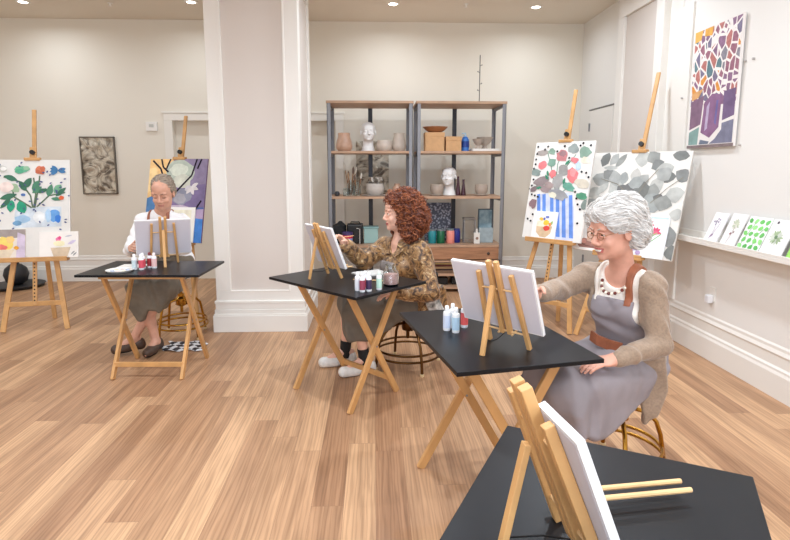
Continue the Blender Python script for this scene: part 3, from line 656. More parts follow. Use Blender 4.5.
def relief(w, h, name, label, loc, al, framed=True):
    t = thing(name, loc, 0, label, 'artwork'); t.rotation_euler = (-al,0,0)
    n = 28; m = MB(); vs = []; fs = []; k = int(n*h/w); rr = random.Random(5)
    for j in range(k+1):
        for i in range(n+1):
            u, v = i/n, j/k
            z = .012*math.sin(u*9+3*math.sin(v*7))*math.sin(v*14+2*math.sin(u*6)) + .004*rr.random()
            if i in (0,n) or j in (0,k): z = 0
            vs.append(((u-.5)*w, -.02-z, v*h))
    for j in range(k):
        for i in range(n): a = j*(n+1)+i; fs.append((a,a+1,a+n+2,a+n+1))
    m.add(vs, fs); m.box2((-w/2,-.012,0),(w/2,0,h)); m.build('relief_panel', rm, t, smooth=True)
    if framed:
        f = MB()
        for a,b in (((-w/2,-.035,0),(-w/2+.015,0,h)),((w/2-.015,-.035,0),(w/2,0,h)),((-w/2,-.035,0),(w/2,0,.015)),((-w/2,-.035,h-.015),(w/2,0,h))): f.box2(a,b)
        f.build('frame', mat('pewter_frame', (112,104,94), .4, metal=.4), t, bevel=.002)
    return t
relief(.455,.765,'relief_artwork','grey and white relief panel in a thin frame on the back wall',(-3.70,BY-.001,1.20),0)
relief(.445,.725,'relief_artwork','brown relief panel on the back wall seen through the left shelf unit',(-.02,BY-.001,1.188),0,False)
# ================================================================== SHELF UNITS
SHELF = mat('shelf_oak', (186,150,122), .5, var=.14, scale=5, stretch=(1,6,6))
DRAW = mat('drawer_oak', (166,120,88), .5, var=.2, scale=4, stretch=(1,7,9))
SZ = (.07,.62-.02,1.205,1.755,2.345)     # tops of the boards
SY0, SY1 = 6.62, 7.22
def shelf_unit(x0, x1, label, drawer):
    t = thing('shelf_unit', (x0,SY0,0), 0, label, 'shelf', 'open steel and wood shelf units'); W = x1-x0; D = SY1-SY0; p = .045
    for a in (0,W-p):
        for b in (0,D-p):
            g = MB(); g.box2((a,b,0),(a+p,b+.006,2.345)) if b == 0 else g.box2((a,D-.006,0),(a+p,D,2.345))
            c = a if a == 0 else W-.006
            g.box2((c,b,0),(c+.006,b+p,2.345)); g.build('post', STEEL, t)
    MB().box2((W/2-.028,D-.012,0),(W/2+.028,D,2.345)).build('rear_upright', DSTEEL, t)
    for z in SZ:
        th = .03
        MB().box2((.004 if z<2.3 else -.008,.004 if z<2.3 else -.008,z-th),(W-.004 if z<2.3 else W+.008,D-.012,z)).build('shelf_board', SHELF, t, bevel=.002)
        for a in (0,W-.03): MB().box2((a,.01,z-th-.03),(a+.03,D-.01,z-th)).build('side_rail', STEEL, t)
    if drawer:
        dz = SZ[1]-.032
        d = MB().box2((.05,-.006,dz-.15),(W-.05,.45,dz)).build('drawer', DRAW, t, bevel=.003)
        for a in (.18,W-.18): MB().lathe([(.004,0),(.016,.002),(.018,.014),(.01,.02)], c=(a,-.004,dz-.075), M=Matrix.Rotation(PI/2,3,'X')).build('knob', mat('dark_knob', (60,44,34), .4), d, smooth=True)
        MB().box2((.02,.0,SZ[1]-.215),(W-.02,.5,SZ[1]-.195)).build('rail_shelf', SHELF, t)
        MB().box2((.02,.04,.2),(W-.02,.5,.23)).build('lower_board', SHELF, t)
    return t
shelf_unit(-.56,.47,'grey steel shelf unit with oak boards, left of the pair',False)
shelf_unit(.52,1.60,'grey steel shelf unit with oak boards and a wide drawer, right of the pair',True)
def pot(name, label, cat, x, y, z, prof, m, grp=None, n=28, bevel=0):
    o = MB().lathe(prof, n=n).build(name, m, smooth=True, loc=(x,y,z)); return tag(o, label, cat, grp)
TERRA = mat('glazed_brown', (196,158,134), .3, var=.05); CREAM = mat('glazed_cream', (206,192,178), .35, var=.05); CLAY = mat('grey_clay', (182,166,152), .6, var=.06); STONE = mat('cement_grey', (196,188,180), .7, var=.05)
def hollow(pr, t=.008):      # outer profile plus an inner wall
    return pr+[(max(r-t,.002),z-.002 if i == 0 else z) for i,(r,z) in enumerate(reversed(pr)) if z > t]+[(.001,t)]
z1,z2,z3 = SZ[3]+.001, SZ[2]+.001, SZ[1]+.001
pot('brown_vase','glossy tan vase at the left of the upper shelf','vase',-.37,6.86,z1,hollow([(.07,0),(.098,.03),(.102,.07),(.09,.13),(.072,.18),(.074,.225)]),TERRA)
pot('ceramic_bowl','low grey bowl beside the white head on the upper shelf','bowl',.13,6.84,z1,hollow([(.07,0),(.095,.03),(.10,.08),(.088,.125),(.085,.135)]),CREAM)
pot('cream_vase','cream vase at the right of the upper left shelf','vase',.315,6.86,z1,hollow([(.06,0),(.088,.04),(.088,.08),(.072,.16),(.066,.20),(.07,.225)]),CREAM)
pot('lidded_planter','round cream planter holding crumpled silver tools on the left shelf unit','planter',.011,6.80,z2+.012,hollow([(.07,0),(.105,.03),(.115,.08),(.105,.13),(.102,.14)]),STONE)
o = pot('planter_saucer','shallow saucer under the round cream planter','saucer',.0,6.80,z2,[(.14,0),(.165,.010),(.14,.012),(.02,.012)],STONE)
m = MB(); rr = random.Random(2)
for i in range(10):
    a = rr.uniform(0,6.28); m.box((.05*math.cos(a),.05*math.sin(a),.04+.05*rr.random()),(.09,.02,.05),M=Matrix.Rotation(rr.uniform(0,3),3,'Z')@Matrix.Rotation(rr.uniform(-.8,.8),3,'X'))
tag(m.build('crumpled_foil', mat('foil', (190,184,176), .35, metal=.5, var=.2), loc=(.011,6.80,z2+.12), bevel=.004), 'crumpled silver-grey pieces in the round cream planter', 'scraps')
pot('clay_pot','small orange-tan pot behind the red hair','pot',.29,6.82,z2,hollow([(.05,0),(.066,.05),(.06,.10),(.035,.13),(.036,.15)]),TERRA)
pot('iron_knob','small dark round weight at the left end of the middle shelf','weight',-.46,6.75,z2,[(.01,0),(.03,.005),(.034,.03),(.02,.055),(.005,.06)],DSTEEL)
pot('bottle_weight','small round grey bottle low at the left post','bottle',-.50,7.06,z3,hollow([(.03,0),(.035,.05),(.02,.09),(.018,.12)]),CREAM)
# mannequin heads
def head_prims(B, c, R, s=1.0, neck=True, nose=1.0, smile=0):
    c = V(*c)
    def w(x,y,z): return c+R@(V(x,y,z)*s)
    def e(x,y,z,a,b,d,k=.02,sub=False): B.ell(w(x,y,z),(a*s,b*s,d*s),R,k*s,sub)
    e(0,-.018,.035,.075,.092,.082,.03); e(0,.022,-.025,.060,.062,.08,.03); e(0,.034,-.070,.046,.048,.044,.03)
    e(0,.072,-.100,.017,.016,.014,.02); e(0,.060,.045,.05,.03,.04,.02)
    for q in (-1,1):
        e(q*.031,.089,.0,.017,.012,.011,.012,True); e(q*.031,.079,.022,.022,.010,.007,.014)
        e(q*.034,.066,-.036,.022,.018,.020 if not smile else .022,.018)
        e(q*.031,.072,-.001,.0155,.0125,.012,.004)
        e(q*.076,-.004,-.012,.008,.019,.031,.006); e(q*.081,-.001,-.010,.004,.010,.018,.004,True)
        B.ell(w(q*.012,.093,-.040),(.009*s,.010*s,.008*s),R,.006*s)
    B.cone(w(0,.084,.008),w(0,.104*(.4+.6*nose)+.0,-.032),.008*s,.0115*s,.010*s)
    e(0,.086,-.062,.024+smile*.006,.010,.0055,.006); e(0,.083,-.073,.020+smile*.004,.011,.0065,.006)
    B.cone(w(-.02-.008*smile,.088,-.066+smile*.004),w(.02+.008*smile,.088,-.066+smile*.004),.0028*s,.0028*s,.002,True)
    return w
HB = SDF(); w_ = head_prims(HB, (0,0,.235), np.eye(3), .98)
HB.cone((0,-.02,.16),(0,-.03,.03),.05,.055,.03); HB.cone((0,-.03,.012),(0,-.03,.02),.07,.062,.02)
HB.poly((0,0,-.06),(1,0,0),(0,1,0),[(-.2,-.2),(.2,-.2),(.2,.2),(-.2,.2)],.06,0,.002,True)
Pm, Qm = HB.mesh(.004)
FOAM = mat('white_ceramic', (236,234,232), .4)
def scaled_head(name, label, x, y, z, s, rz):
    o = np_obj(name, Pm*s*V(1.22,1.1,1), Qm, FOAM); o.location = (x,y,z); o.rotation_euler = (0,0,rz); return tag(o, label, 'mannequin head', 'white ceramic heads on the shelves')
scaled_head('mannequin_head','white ceramic head on the upper shelf of the left unit',-.07,6.86,z1,1.03,PI+.1)
scaled_head('mannequin_head','white ceramic head on the middle shelf of the right unit',.945,6.86,z2,1.03,PI-.35)
# brushes in glass jars
GLASS = mat('clear_glass', (240,246,246), .03, trans=1)
def glass_jar(name, label, x, y, z, r, h, brushes=0, seed=0):
    t = thing(name, (x,y,z), 0, label, 'jar', 'glass jars on the left shelf unit')
    MB().lathe([(r*.9,0),(r,.01),(r,h*.7),(r*.75,h*.85),(r*.78,h),(r*.7,h),(r*.68,h*.85),(r*.92,h*.7),(r*.92,.014),(.001,.01)], n=20).build('glass', GLASS, t, smooth=True)
    return t
glass_jar('glass_jar','small empty glass jar left of the brush jar',-.345,6.78,z2,.045,.10)
glass_jar('glass_jar','taller glass jar of brushes on the middle shelf',-.295,6.88,z2,.046,.19)
glass_jar('glass_jar','glass jar of tools beside the relief panel',-.215,6.80,z2,.046,.17)
rr = random.Random(9)
for i in range(9):
    bx, by = (-.295,6.88) if i < 6 else (-.215,6.80); a = 2*PI*i/(6 if i < 6 else 3)
    t = thing('paint_brush', (bx+.012*math.cos(a),by+.012*math.sin(a),z2+.015), 0, 'long paint brush standing in %s' % ('the taller glass jar on the shelf' if i < 6 else 'the glass jar beside the relief panel'), 'brush', 'brushes in the taller jar' if i < 6 else 'brushes in the jar beside the relief panel')
    L_ = rr.uniform(.26,.40) if i < 6 else rr.uniform(.2,.26); d = Vector((.055/.3*math.cos(a),.055/.3*math.sin(a),1)).normalized()*.8
    e1 = d*L_; MB().tube([(0,0,0),e1], .006, n=6).build('handle', mat('brush_wood', (150,104,66), .5), t)
    MB().tube([e1*.999,e1*1.1,e1*1.24,e1*1.34], [.009,.013,.012,.003], n=6).build('bristles', mat('bristle_%d' % (i%3), [(220,212,200),(170,140,110),(110,90,80)][i%3], .9), t)
# right unit
CARD = mat('cardboard', (208,164,118), .8, var=.05)
def carton(name, label, x, y, z, w, d, h, open_=False):
    t = thing(name, (x,y,z), 0, label, 'box'); MB().box2((-w/2,-d/2,0),(w/2,d/2,h)).build('carton_body', CARD, t, bevel=.002)
    MB().box2((-w/2-.004,-d/2-.004,h-.045),(w/2+.004,d/2+.004,h+.004)).build('lid', CARD, t, bevel=.002)
    return t
carton('cardboard_box','tall tan cardboard box with a wooden bowl on it',.750,6.84,z1,.235,.22,.225); carton('cardboard_box','shorter tan cardboard box beside the blue bottle',.985,6.84,z1,.19,.2,.175)
pot('wooden_bowl','wide brown bowl on top of the taller cardboard box','bowl',.765,6.84,z1+.231,hollow([(.07,0),(.115,.025),(.158,.068)],.006),mat('bowl_brown', (176,118,76), .45))
def bottle(name, label, x, y, z, r, h, body, cap, lab=None, grp=None, cat='bottle'):
    t = thing(name, (x,y,z), 0, label, cat, grp)
    b = MB().lathe([(r*.9,0),(r,.004),(r,h*.70),(r*.92,h*.76),(r*.5,h*.80),(r*.5,h*.84)], n=20).build('bottle_body', body, t, smooth=True)
    MB().lathe([(r*.55,h*.80),(r*.6,h*.81),(r*.56,h*.95),(r*.4,h)], n=16).build('cap', cap, t, smooth=True)
    if lab: MB().lathe([(r*1.02,h*.12),(r*1.02,h*.62)], n=20, caps=False).build('label', lab, t, smooth=True)
    return t
t = thing('spray_bottle', (1.143,6.84,z1), 0, 'blue plastic bottle with pump on the upper right shelf', 'bottle')
MB().lathe([(.045,0),(.05,.005),(.05,.14),(.035,.17),(.018,.185)]).build('bottle_body', mat('blue_plastic', (52,112,190), .3), t, smooth=True)
MB().lathe([(.0515,.05),(.0515,.125)], caps=False).build('label', mat('deep_blue', (28,60,140), .4), t, smooth=True)
g = MB().lathe([(.02,.18),(.02,.2),(.008,.2),(.008,.222)]); g.box((-.015,0,.222),(.05,.016,.014)); g.build('pump', mat('pale_blue', (170,196,214), .4), t, smooth=True)
pot('footed_bowl','smaller footed clay bowl on the upper right shelf','bowl',1.30,6.80,z1+.03,hollow([(.045,0),(.03,.02),(.02,.04),(.05,.07),(.072,.12)],.006),CLAY)
pot('footed_bowl','larger footed clay bowl on the upper right shelf','bowl',1.41,6.94,z1+.03,hollow([(.05,0),(.032,.02),(.024,.04),(.07,.08),(.105,.15)],.006),CLAY)
tag(MB().box2((-.165,-.17,0),(.165,.17,.03)).build('white_board', WHITE, loc=(1.38,6.88,z1+.0005), bevel=.003), 'flat white board under the footed bowls', 'board')
for x,wh in ((.79,'left of the white head'),(1.358,'right end of the middle shelf')):
    t = thing('cement_planter', (x,6.83,z2), 0, 'squat grey planter on its saucer, %s' % wh, 'planter', 'squat grey planters')
    MB().lathe([(.07,0),(.092,.008),(.09,.014),(.02,.014)]).build('saucer', CLAY, t, smooth=True)
    MB().lathe(hollow([(.055,.014),(.078,.05),(.084,.09),(.08,.14)])).build('bowl', CLAY, t, smooth=True)
for x,h,wh in ((1.066,.24,'taller'),(1.135,.20,'shorter')):
    pot('dark_bottle','%s dark purple bottle beside the white head on the middle shelf' % wh,'bottle',x,6.86,z2,[(.03,0),(.032,.02),(.018,h*.6),(.013,h*.75),(.014,h)],mat('plum_glass', (70,34,46), .25))
pp = bpy.data.materials.new('pattern_grey'); pp.use_nodes = True; nt = pp.node_tree; N = nt.nodes; L = nt.links; bs = N['Principled BSDF']
tc = N.new('ShaderNodeTexCoord'); vo = N.new('ShaderNodeTexVoronoi'); vo.inputs['Scale'].default_value = 34; L.new(tc.outputs['Object'], vo.inputs['Vector']); r = N.new('ShaderNodeValToRGB'); e = r.color_ramp.elements
e[0].position = .2; e[0].color = (*lin((176,180,196)),1); e[1].position = .55; e[1].color = (*lin((62,66,84)),1); L.new(vo.outputs['Distance'], r.inputs[0]); L.new(r.outputs[0], bs.inputs['Base Color'])
o = MB().box2((-.175,-.012,0),(.175,.012,.50)).build('floral_board', pp, loc=(.835,7.05,z3+.0)); o.rotation_euler = (-.08,0,0); tag(o, 'grey-blue panel with a small floral pattern behind the paint jars', 'board')
for x,c,h,wh in ((.735,(42,140,150),.18,'teal'),(.845,(16,98,66),.18,'dark green'),(.968,(240,150,136),.185,'salmon pink'),(1.052,(34,44,130),.18,'dark blue')):
    t = thing('paint_jar', (x,6.80 if wh != 'dark blue' else 6.86,z3), 0, '%s plastic paint jar on the lower right shelf' % wh, 'paint jar', 'plastic paint jars')
    MB().lathe([(.048,0),(.052,.006),(.052,h*.82),(.046,h*.88)]).build('jar_body', mat('jar_'+wh.replace(' ','_'), c, .35), t, smooth=True)
    MB().lathe([(.047,h*.88),(.047,h)]).build('lid', mat('jar_lid', (120,128,132), .4) if wh != 'dark blue' else mat('navy_lid', (40,50,120), .4), t)
t = thing('glass_lantern', (1.215,6.86,z3), 0, 'clear rectangular glass lantern with grey lid on the lower right shelf', 'lantern')
g = MB()
for a in (-.07,.07):
    for b in (-.05,.05): g.box((a,b,.15),(.008,.008,.30))
g.build('lantern_frame', STEEL, t); MB().box((0,0,.147),(.136,.096,.28)).build('glass', mat('smoky_glass', (225,222,216), .08, trans=.9), t); MB().box((0,0,.31),(.155,.115,.025)).build('lid', mat('lantern_lid', (120,112,104), .5), t, bevel=.003)
t = thing('lotion_bottle', (1.295,6.74,z3), 0, 'small white bottle with dark emblem in front of the lantern', 'bottle')
MB().box((0,0,.07),(.075,.045,.14)).lathe([(.016,.14),(.013,.16),(.013,.19)], n=12).build('bottle_body', WHITE, t, bevel=.006)
MB().lathe([(.0,0),(.018,.0),(.018,.002),(.0,.002)], M=Matrix.Rotation(PI/2,3,'X'), c=(0,-.0235,.07), n=16, caps=False).build('emblem', mat('emblem_brown', (150,120,104), .5), t)
t = thing('picture_card', (1.43,6.88,z3), 0, 'tall blue-grey card in a dark frame at the right of the lower shelf', 'picture')
MB().box2((-.095,0,.16),(.095,.02,.43)).build('frame', mat('slate_frame', (70,86,94), .5), t, bevel=.002)
g = MB().box2((-.08,-.003,.18),(.08,0,.415)); g.build('picture', mat('slate_picture', (96,124,136), .6, rgb2=(150,172,180), scale=12), t)
MB().box2((-.09,-.06,0),(.09,-.002,.19)).build('front_block', mat('pale_slate', (164,178,182), .6, var=.1), t, bevel=.003)
# left unit, lower shelf
t = thing('black_bag', (-.452,6.84,z3), 0, 'black soft round bag on the lower left shelf', 'bag')
B = SDF(); B.ell((0,0,.12),(.10,.09,.12)); B.ell((.03,0,.21),(.07,.06,.05)); B.ell((-.03,0,.18),(.07,.07,.06)); B.ell((.02,0,.26),(.03,.03,.025)); P_, Q_ = B.mesh(.008, fold=.004, ffreq=60, post=lambda D,X,Y,Z: np.maximum(D,.0-Z)); np_obj('bag_body', P_, Q_, mat('black_cloth', (20,20,22), .8), t)
t = thing('black_case', (-.243,6.86,z3), 0, 'black box with a raised white edge on the lower left shelf', 'case')
MB().box2((-.105,-.1,0),(.10,.1,.25)).build('case_body', BLACK, t, bevel=.02); MB().tube([(.06,-.105,.0),(.06,-.105,.19),(.02,-.105,.20)], .004).build('white_piping', WHITE, t); MB().tube([(-.06,0,.25),(-.05,0,.27),(.05,0,.27),(.06,0,.25)], .008).build('handle', BLACK, t, smooth=True)
t = thing('teal_box', (-.043,6.90,z3), 0, 'pale teal plastic tub behind the red-haired woman', 'tub')
MB().box2((-.09,-.09,0),(.09,.09,.20)).build('tub_body', mat('pale_teal', (160,196,192), .4), t, bevel=.008); MB().box2((-.097,-.097,.185),(.097,.097,.21)).build('lid', mat('teal_lid', (132,170,170), .4), t, bevel=.005)
t = thing('striped_cup', (-.335,6.688,z3), 0, 'cup with purple, red, blue and orange stripes seen beside the raised hand', 'cup')
for i,(za,zb_,c) in enumerate(((0,.05,(240,146,50)),(.05,.085,(130,160,214)),(.085,.125,(206,44,78)),(.125,.16,(74,60,110)))):
    MB().lathe([(.062+.05*za,za),(.062+.05*zb_,zb_)], caps=(i == 0)).build('stripe_band', mat('stripe_%d' % i, c, .4), t, smooth=True)
# books
cols = [(150,120,96),(60,38,34),(196,160,120),(110,60,54),(222,200,140),(170,160,150),(120,90,70)]
z = .2305
for i in range(7):
    h = [.02,.028,.022,.026,.03,.018,.024][6-i]; c = cols[i]; w = .30+.03*((i*3)%4)
    t = thing('book', (.87+.012*(i%3),6.88,z), math.radians((i*7)%9-4), ['brown book at the bottom of the low stack','dark book second from the bottom of the low stack','tan book third from the bottom of the low stack','maroon book in the middle of the low stack','cream book third from the top of the low stack','grey book second from the top of the low stack','brown book topmost of the low stack'][i], 'book', 'stack of books on the low shelf')
    MB().box2((-w/2,-.12,0),(w/2,.12,.003)).box2((-w/2,-.12,h-.003),(w/2,.12,h)).box2((-w/2,-.12,0),(-w/2+.003,.12,h)).box2((-w/2,-.12,0),(w/2,-.117,h)).build('cover', mat('book_%d' % i, c, .6), t)
    MB().box2((-w/2+.004,-.115,.003),(w/2-.006,.116,h-.003)).build('pages', mat('pages', (230,220,200), .8), t)
    z += h+.0006
for x,w,wh in ((.86,.16,'left'),(1.02,.07,'middle'),(1.15,.16,'right')):
    tag(MB().box2((-w/2,-.1,0),(w/2,.1,.085)).build('black_case', BLACK, loc=(x,6.85,SZ[0]+.001), bevel=.01), 'small black case on the bottom shelf of the right unit, %s of three' % wh, 'case', 'black cases on the bottom shelf')
# twig sculpture on top
t = thing('wire_stem', (1.312,6.85,SZ[4]), 0, 'thin black wire stem with tiny buds standing on the right shelf unit', 'ornament')
MB().lathe([(.10,0),(.10,.006),(.01,.012),(.006,.02)]).build('base', DSTEEL, t, smooth=True)
MB().tube([(0,0,.01),(0,0,.58)], .005, n=6).build('stem', DSTEEL, t)
for z,s in ((.46,1),(.38,-1),(.24,1),(.16,-1)):
    MB().tube([(0,0,z-.01),(s*.02,0,z)], .003, n=6).ball((s*.024,0,z+.002),.007,8).build('bud', DSTEEL, t)

# ================================================================== TABLE THINGS
PB = mat('bottle_white', (236,236,238), .35)
def pbottle(label, x, y, c, capc=(240,240,240), h=.118, r=.0175, rz=0):
    bottle('paint_bottle', label, x, y, TZ, r, h, PB, mat('cap_%d_%d_%d' % capc, capc, .4), mat('lab_%d_%d_%d' % c, c, .5), 'small paint bottles on the tables')
pbottle('white paint bottle with pale blue label, leftmost of four by the big canvas back', .335,2.43,(206,214,232))
pbottle('white paint bottle with light blue label, nearest of four by the big canvas back', .372,2.395,(176,204,224))
pbottle('white paint bottle standing behind the blue-labelled two', .368,2.47,(214,228,234))
pbottle('white paint bottle with a red label by the big canvas back', .425,2.475,(224,92,90))
k = .94
for x,y,c,cap,l in ((-.105,3.27,(222,224,230),(240,240,240),'white paint bottle, leftmost on the red-haired woman\'s table'),(-.075,3.235,(150,60,84),(236,236,240),'paint bottle with a maroon label on the middle table'),(-.06,3.30,(206,90,100),(240,240,240),'paint bottle with a rose label on the middle table'),(-.035,3.25,(60,44,80),(240,240,244),'paint bottle with a dark violet label on the middle table'),(.028,3.29,(186,222,206),(224,240,232),'paint bottle with a mint green label on the middle table')):
    pbottle(l, x, y, c, cap)
for x,y,c,cap,l in ((-1.785,4.03,(190,206,210),(238,236,236),'paint bottle with a pale label, leftmost on the man\'s table'),(-1.745,4.08,(226,92,104),(240,238,240),'paint bottle with a bright pink-red label on the man\'s table'),(-1.735,4.03,(214,80,96),(244,240,244),'paint bottle with a red label, front of the man\'s bottles'),(-1.705,4.11,(150,40,46),(120,44,50),'dark red paint bottle behind the others on the man\'s table'),(-1.665,4.09,(232,190,186),(240,226,222),'pale pink paint bottle, rightmost on the man\'s table')):
    pbottle(l, x, y, c, cap, h=.118, r=.019)
# jar of pink water
t = thing('water_jar', (.105,3.415,TZ), 0, 'glass jar half full of pink paint water on the middle table', 'jar')
MB().lathe([(.04,.0),(.05,.006),(.052,.03),(.052,.085),(.034,.11),(.036,.135),(.030,.135),(.029,.11),(.048,.083),(.048,.012),(.001,.010)], n=24).build('glass', GLASS, t, smooth=True)
MB().lathe([(.001,.0115),(.0465,.0125),(.0465,.075),(.001,.075)], n=24, caps=False).build('pink_water', mat('pink_water', (232,178,172), .3), t, smooth=True)
# palettes and papers
t = thing('paint_palette', (-1.87,3.98,TZ), .1, 'white paint palette on the left of the man\'s table', 'palette')
MB().lathe([(.001,.003),(.088,.003),(.098,.012),(.094,.012),(.085,.0),(.001,.0)], n=24, caps=False).build('plate', WHITE, t, smooth=True)
for i in range(8):
    a = i*.785; MB().ball((.055*math.cos(a),.055*math.sin(a),.005),(.016,.014,.004),8).build('paint_blob', paint([(200,206,220),(170,180,200),(220,200,200),(230,220,190)][i%4]), t)
tag(MB().box2((-.1,-.07,0),(.1,.07,.003)).build('paper_sheet', WHITE, loc=(-1.86,4.18,TZ)), 'white folded paper behind the palette on the man\'s table', 'paper')
tag(MB().box2((-.11,-.08,0),(.11,.08,.010)).build('sketch_pad', mat('pad_paper', (206,204,200), .8), loc=(-.03,3.80,TZ), M=None), 'white sketch pad on the middle table behind the bottles', 'pad').rotation_euler = (0,0,.5)
t = thing('paint_brush', (-.02,3.55,TZ+.006), -.25, 'thin pale brush lying on the middle table behind the bottles', 'brush')
MB().tube([(-.13,0,0),(.08,0,0)], [.003,.005], n=8).build('handle', PALE, t, smooth=True); MB().tube([(.08,0,0),(.10,0,0),(.125,0,0)], [.005,.006,.001], n=8).build('bristles', mat('bristle_1', (120,90,70), .9), t)

# ================================================================== STOOLS
def stool(x, y, rz, seat_z, m, label, back=True, br=.25, la=0):
    t = thing('swivel_stool', (x,y,0), rz, label, 'stool', 'industrial swivel stools')
    MB().lathe([(.001,seat_z-.035),(.165,seat_z-.035),(.185,seat_z-.02),(.18,seat_z),(.12,seat_z+.006),(.001,seat_z+.004)], n=32, caps=False).build('seat', BLACK, t, smooth=True)
    MB().tube([(0,0,.22),(0,0,seat_z-.03)], .014, n=12).build('screw_post', m, t, smooth=True)
    MB().lathe([(.045,.29),(.05,.31),(.05,.35),(.03,.37),(.03,.40)], n=18).build('hub', m, t, smooth=True)
    for i in range(4):
        a = la-rz+i*PI/2; c, s = math.cos(a), math.sin(a)
        pr = [(.03,.345),(.09,.34),(.15,.325),(.195,.28),(br-.03,.21),(br-.01,.10),(br,.012)]
        l = MB().tube([(r*c,r*s,z) for r,z in pr], .0115, n=8).build('leg', m, t, smooth=True)
        MB().lathe([(.016,0),(.016,.014),(.012,.018)], c=(br*c,br*s,0), n=12).build('foot_cap', mat('cap_cream', (222,196,150), .4), l, smooth=True)
    for r,z in ((br-.025,.15),(br-.012,.105)):
        MB().tube([(r*math.cos(a*PI/16),r*math.sin(a*PI/16),z) for a in range(32)], .009, n=8, closed=True).build('foot_ring', m, t, smooth=True)
    MB().tube([(-.05,0,.30),(0,0,.275),(.05,0,.30)], .009, n=8).ball((.055,0,.302),.014,10).build('height_lever', m, t, smooth=True)
    if back:
        b = MB(); n = 12; vs = []; fs = []
        for j,(z,o) in enumerate(((seat_z+.14,0),(seat_z+.30,.02))):
            for d in (0,.016):
                for i in range(n+1):
                    a = PI/2+(i/n-.5)*1.5; r = .20+o+d; vs.append((r*math.cos(a),r*math.sin(a),z))
        q = n+1
        for i in range(n): fs += [(i,i+1,2*q+i+1,2*q+i),(q+i,3*q+i,3*q+i+1,q+i+1),(2*q+i,2*q+i+1,3*q+i+1,3*q+i),(i,q+i,q+i+1,i+1)]
        fs += [(0,2*q,3*q,q),(n,q+n,3*q+n,2*q+n)]
        b.add(vs,fs); b.build('backrest', BLACK, t, smooth=True, bevel=.004)
        MB().tube([(0,.05,seat_z-.04),(0,.20,seat_z-.03),(0,.225,seat_z+.03),(0,.228,seat_z+.22)], .011, n=8).build('back_stem', m, t, smooth=True)
    return t

# small pale patterned cloth on the floor by the stool and black pot at the far left
cm_ = bpy.data.materials.new('black_white_pattern'); cm_.use_nodes = True; nt = cm_.node_tree; N = nt.nodes; L = nt.links; bs = N['Principled BSDF']
tc = N.new('ShaderNodeTexCoord'); ck = N.new('ShaderNodeTexChecker'); ck.inputs['Scale'].default_value = 17; ck.inputs['Color1'].default_value = (.75,.75,.76,1); ck.inputs['Color2'].default_value = (.02,.02,.03,1)
mm = N.new('ShaderNodeMapping'); mm.inputs['Rotation'].default_value = (0,0,.785); L.new(tc.outputs['Object'], mm.inputs[0]); L.new(mm.outputs[0], ck.inputs[0]); L.new(ck.outputs[0], bs.inputs['Base Color'])
m = MB(); vs = []; fs = []; n = 16
for j in range(n+1):
    for i in range(n+1):
        u, v = i/n-.5, j/n-.5; vs.append((u*.34+.02*math.sin(v*9), v*.24+.015*math.sin(u*11), .004+.012*abs(math.sin(u*8+v*5))))
for j in range(n):
    for i in range(n): a = j*(n+1)+i; fs.append((a,a+1,a+n+2,a+n+1))
m.add(vs,fs); o = m.build('patterned_cloth', cm_, smooth=True, loc=(-1.66,4.62,0)); sm = o.modifiers.new('thick','SOLIDIFY'); sm.thickness = .003; tag(o, 'small black and white checked cloth lying on the floor beside the man\'s shoe', 'cloth')
t = thing('black_pot', (-4.70,7.15,0), 0, 'round black pot on a black dish on the floor behind the far left easel', 'pot')
MB().lathe([(.18,0),(.30,.01),(.32,.04),(.30,.045),(.1,.03)], n=36).build('dish', mat('black_iron', (34,34,38), .5), t, smooth=True)
MB().lathe([(.07,.04),(.12,.08),(.145,.17),(.125,.25),(.07,.30),(.045,.31),(.045,.34),(.03,.36),(.001,.365)], n=32).build('pot_body', mat('black_iron', (34,34,38), .5), t, smooth=True)
# ================================================================== PEOPLE
def basis(f, up=(0,0,1)):
    f = nrm(V(*f)); r = nrm(np.cross(f, V(*up))); u = np.cross(r, f); return np.stack([r, f, u], 1)   # columns: right, forward, up
def hand(B, wrist, d, palm, side, curl=.5, s=1.0, grip=False):
    """d: finger direction, palm: palm normal (towards the palm side), side=+1 thumb to the right of d seen from the back"""
    d = nrm(V(*d)); palm = nrm(V(*palm)-d*(V(*palm)@d)); a = np.cross(d, palm)*side; w = V(*wrist)
    B.ell(w+d*.045*s, (.040*s,.046*s,.016*s), np.stack([a, d, palm],1), .012)
    B.cone(w-d*.01, w+d*.03*s, .023*s, .026*s, .015)
    for i,(o,L,r) in enumerate(((.028,.072,.0088),(.009,.080,.009),(-.010,.074,.0087),(-.028,.058,.0078))):
        p = w+d*.082*s+a*o*s; dd = d.copy(); ang = 0
        for k,fr in enumerate((.45,.32,.26)):
            ang += curl*(.55 if k == 0 else .75); dd = d*math.cos(ang)+palm*math.sin(ang)+a*o*.8; dd = nrm(dd)
            q = p+dd*L*fr*s; B.cone(p, q, r*s*(1-.08*k), r*s*(.93-.08*k), .004); p = q
    p = w+d*.02*s+a*.03*s; 
    for k,(L,r) in enumerate(((.038,.0115),(.03,.010),(.024,.009))):
        dd = nrm(a*(.75-.25*k)+d*(.65+.1*k)+palm*(.35+.25*k*(1+curl))); q = p+dd*L*s; B.cone(p, q, r*s, r*s*.92, .006); p = q
    return w+d*.09*s+palm*.02*s
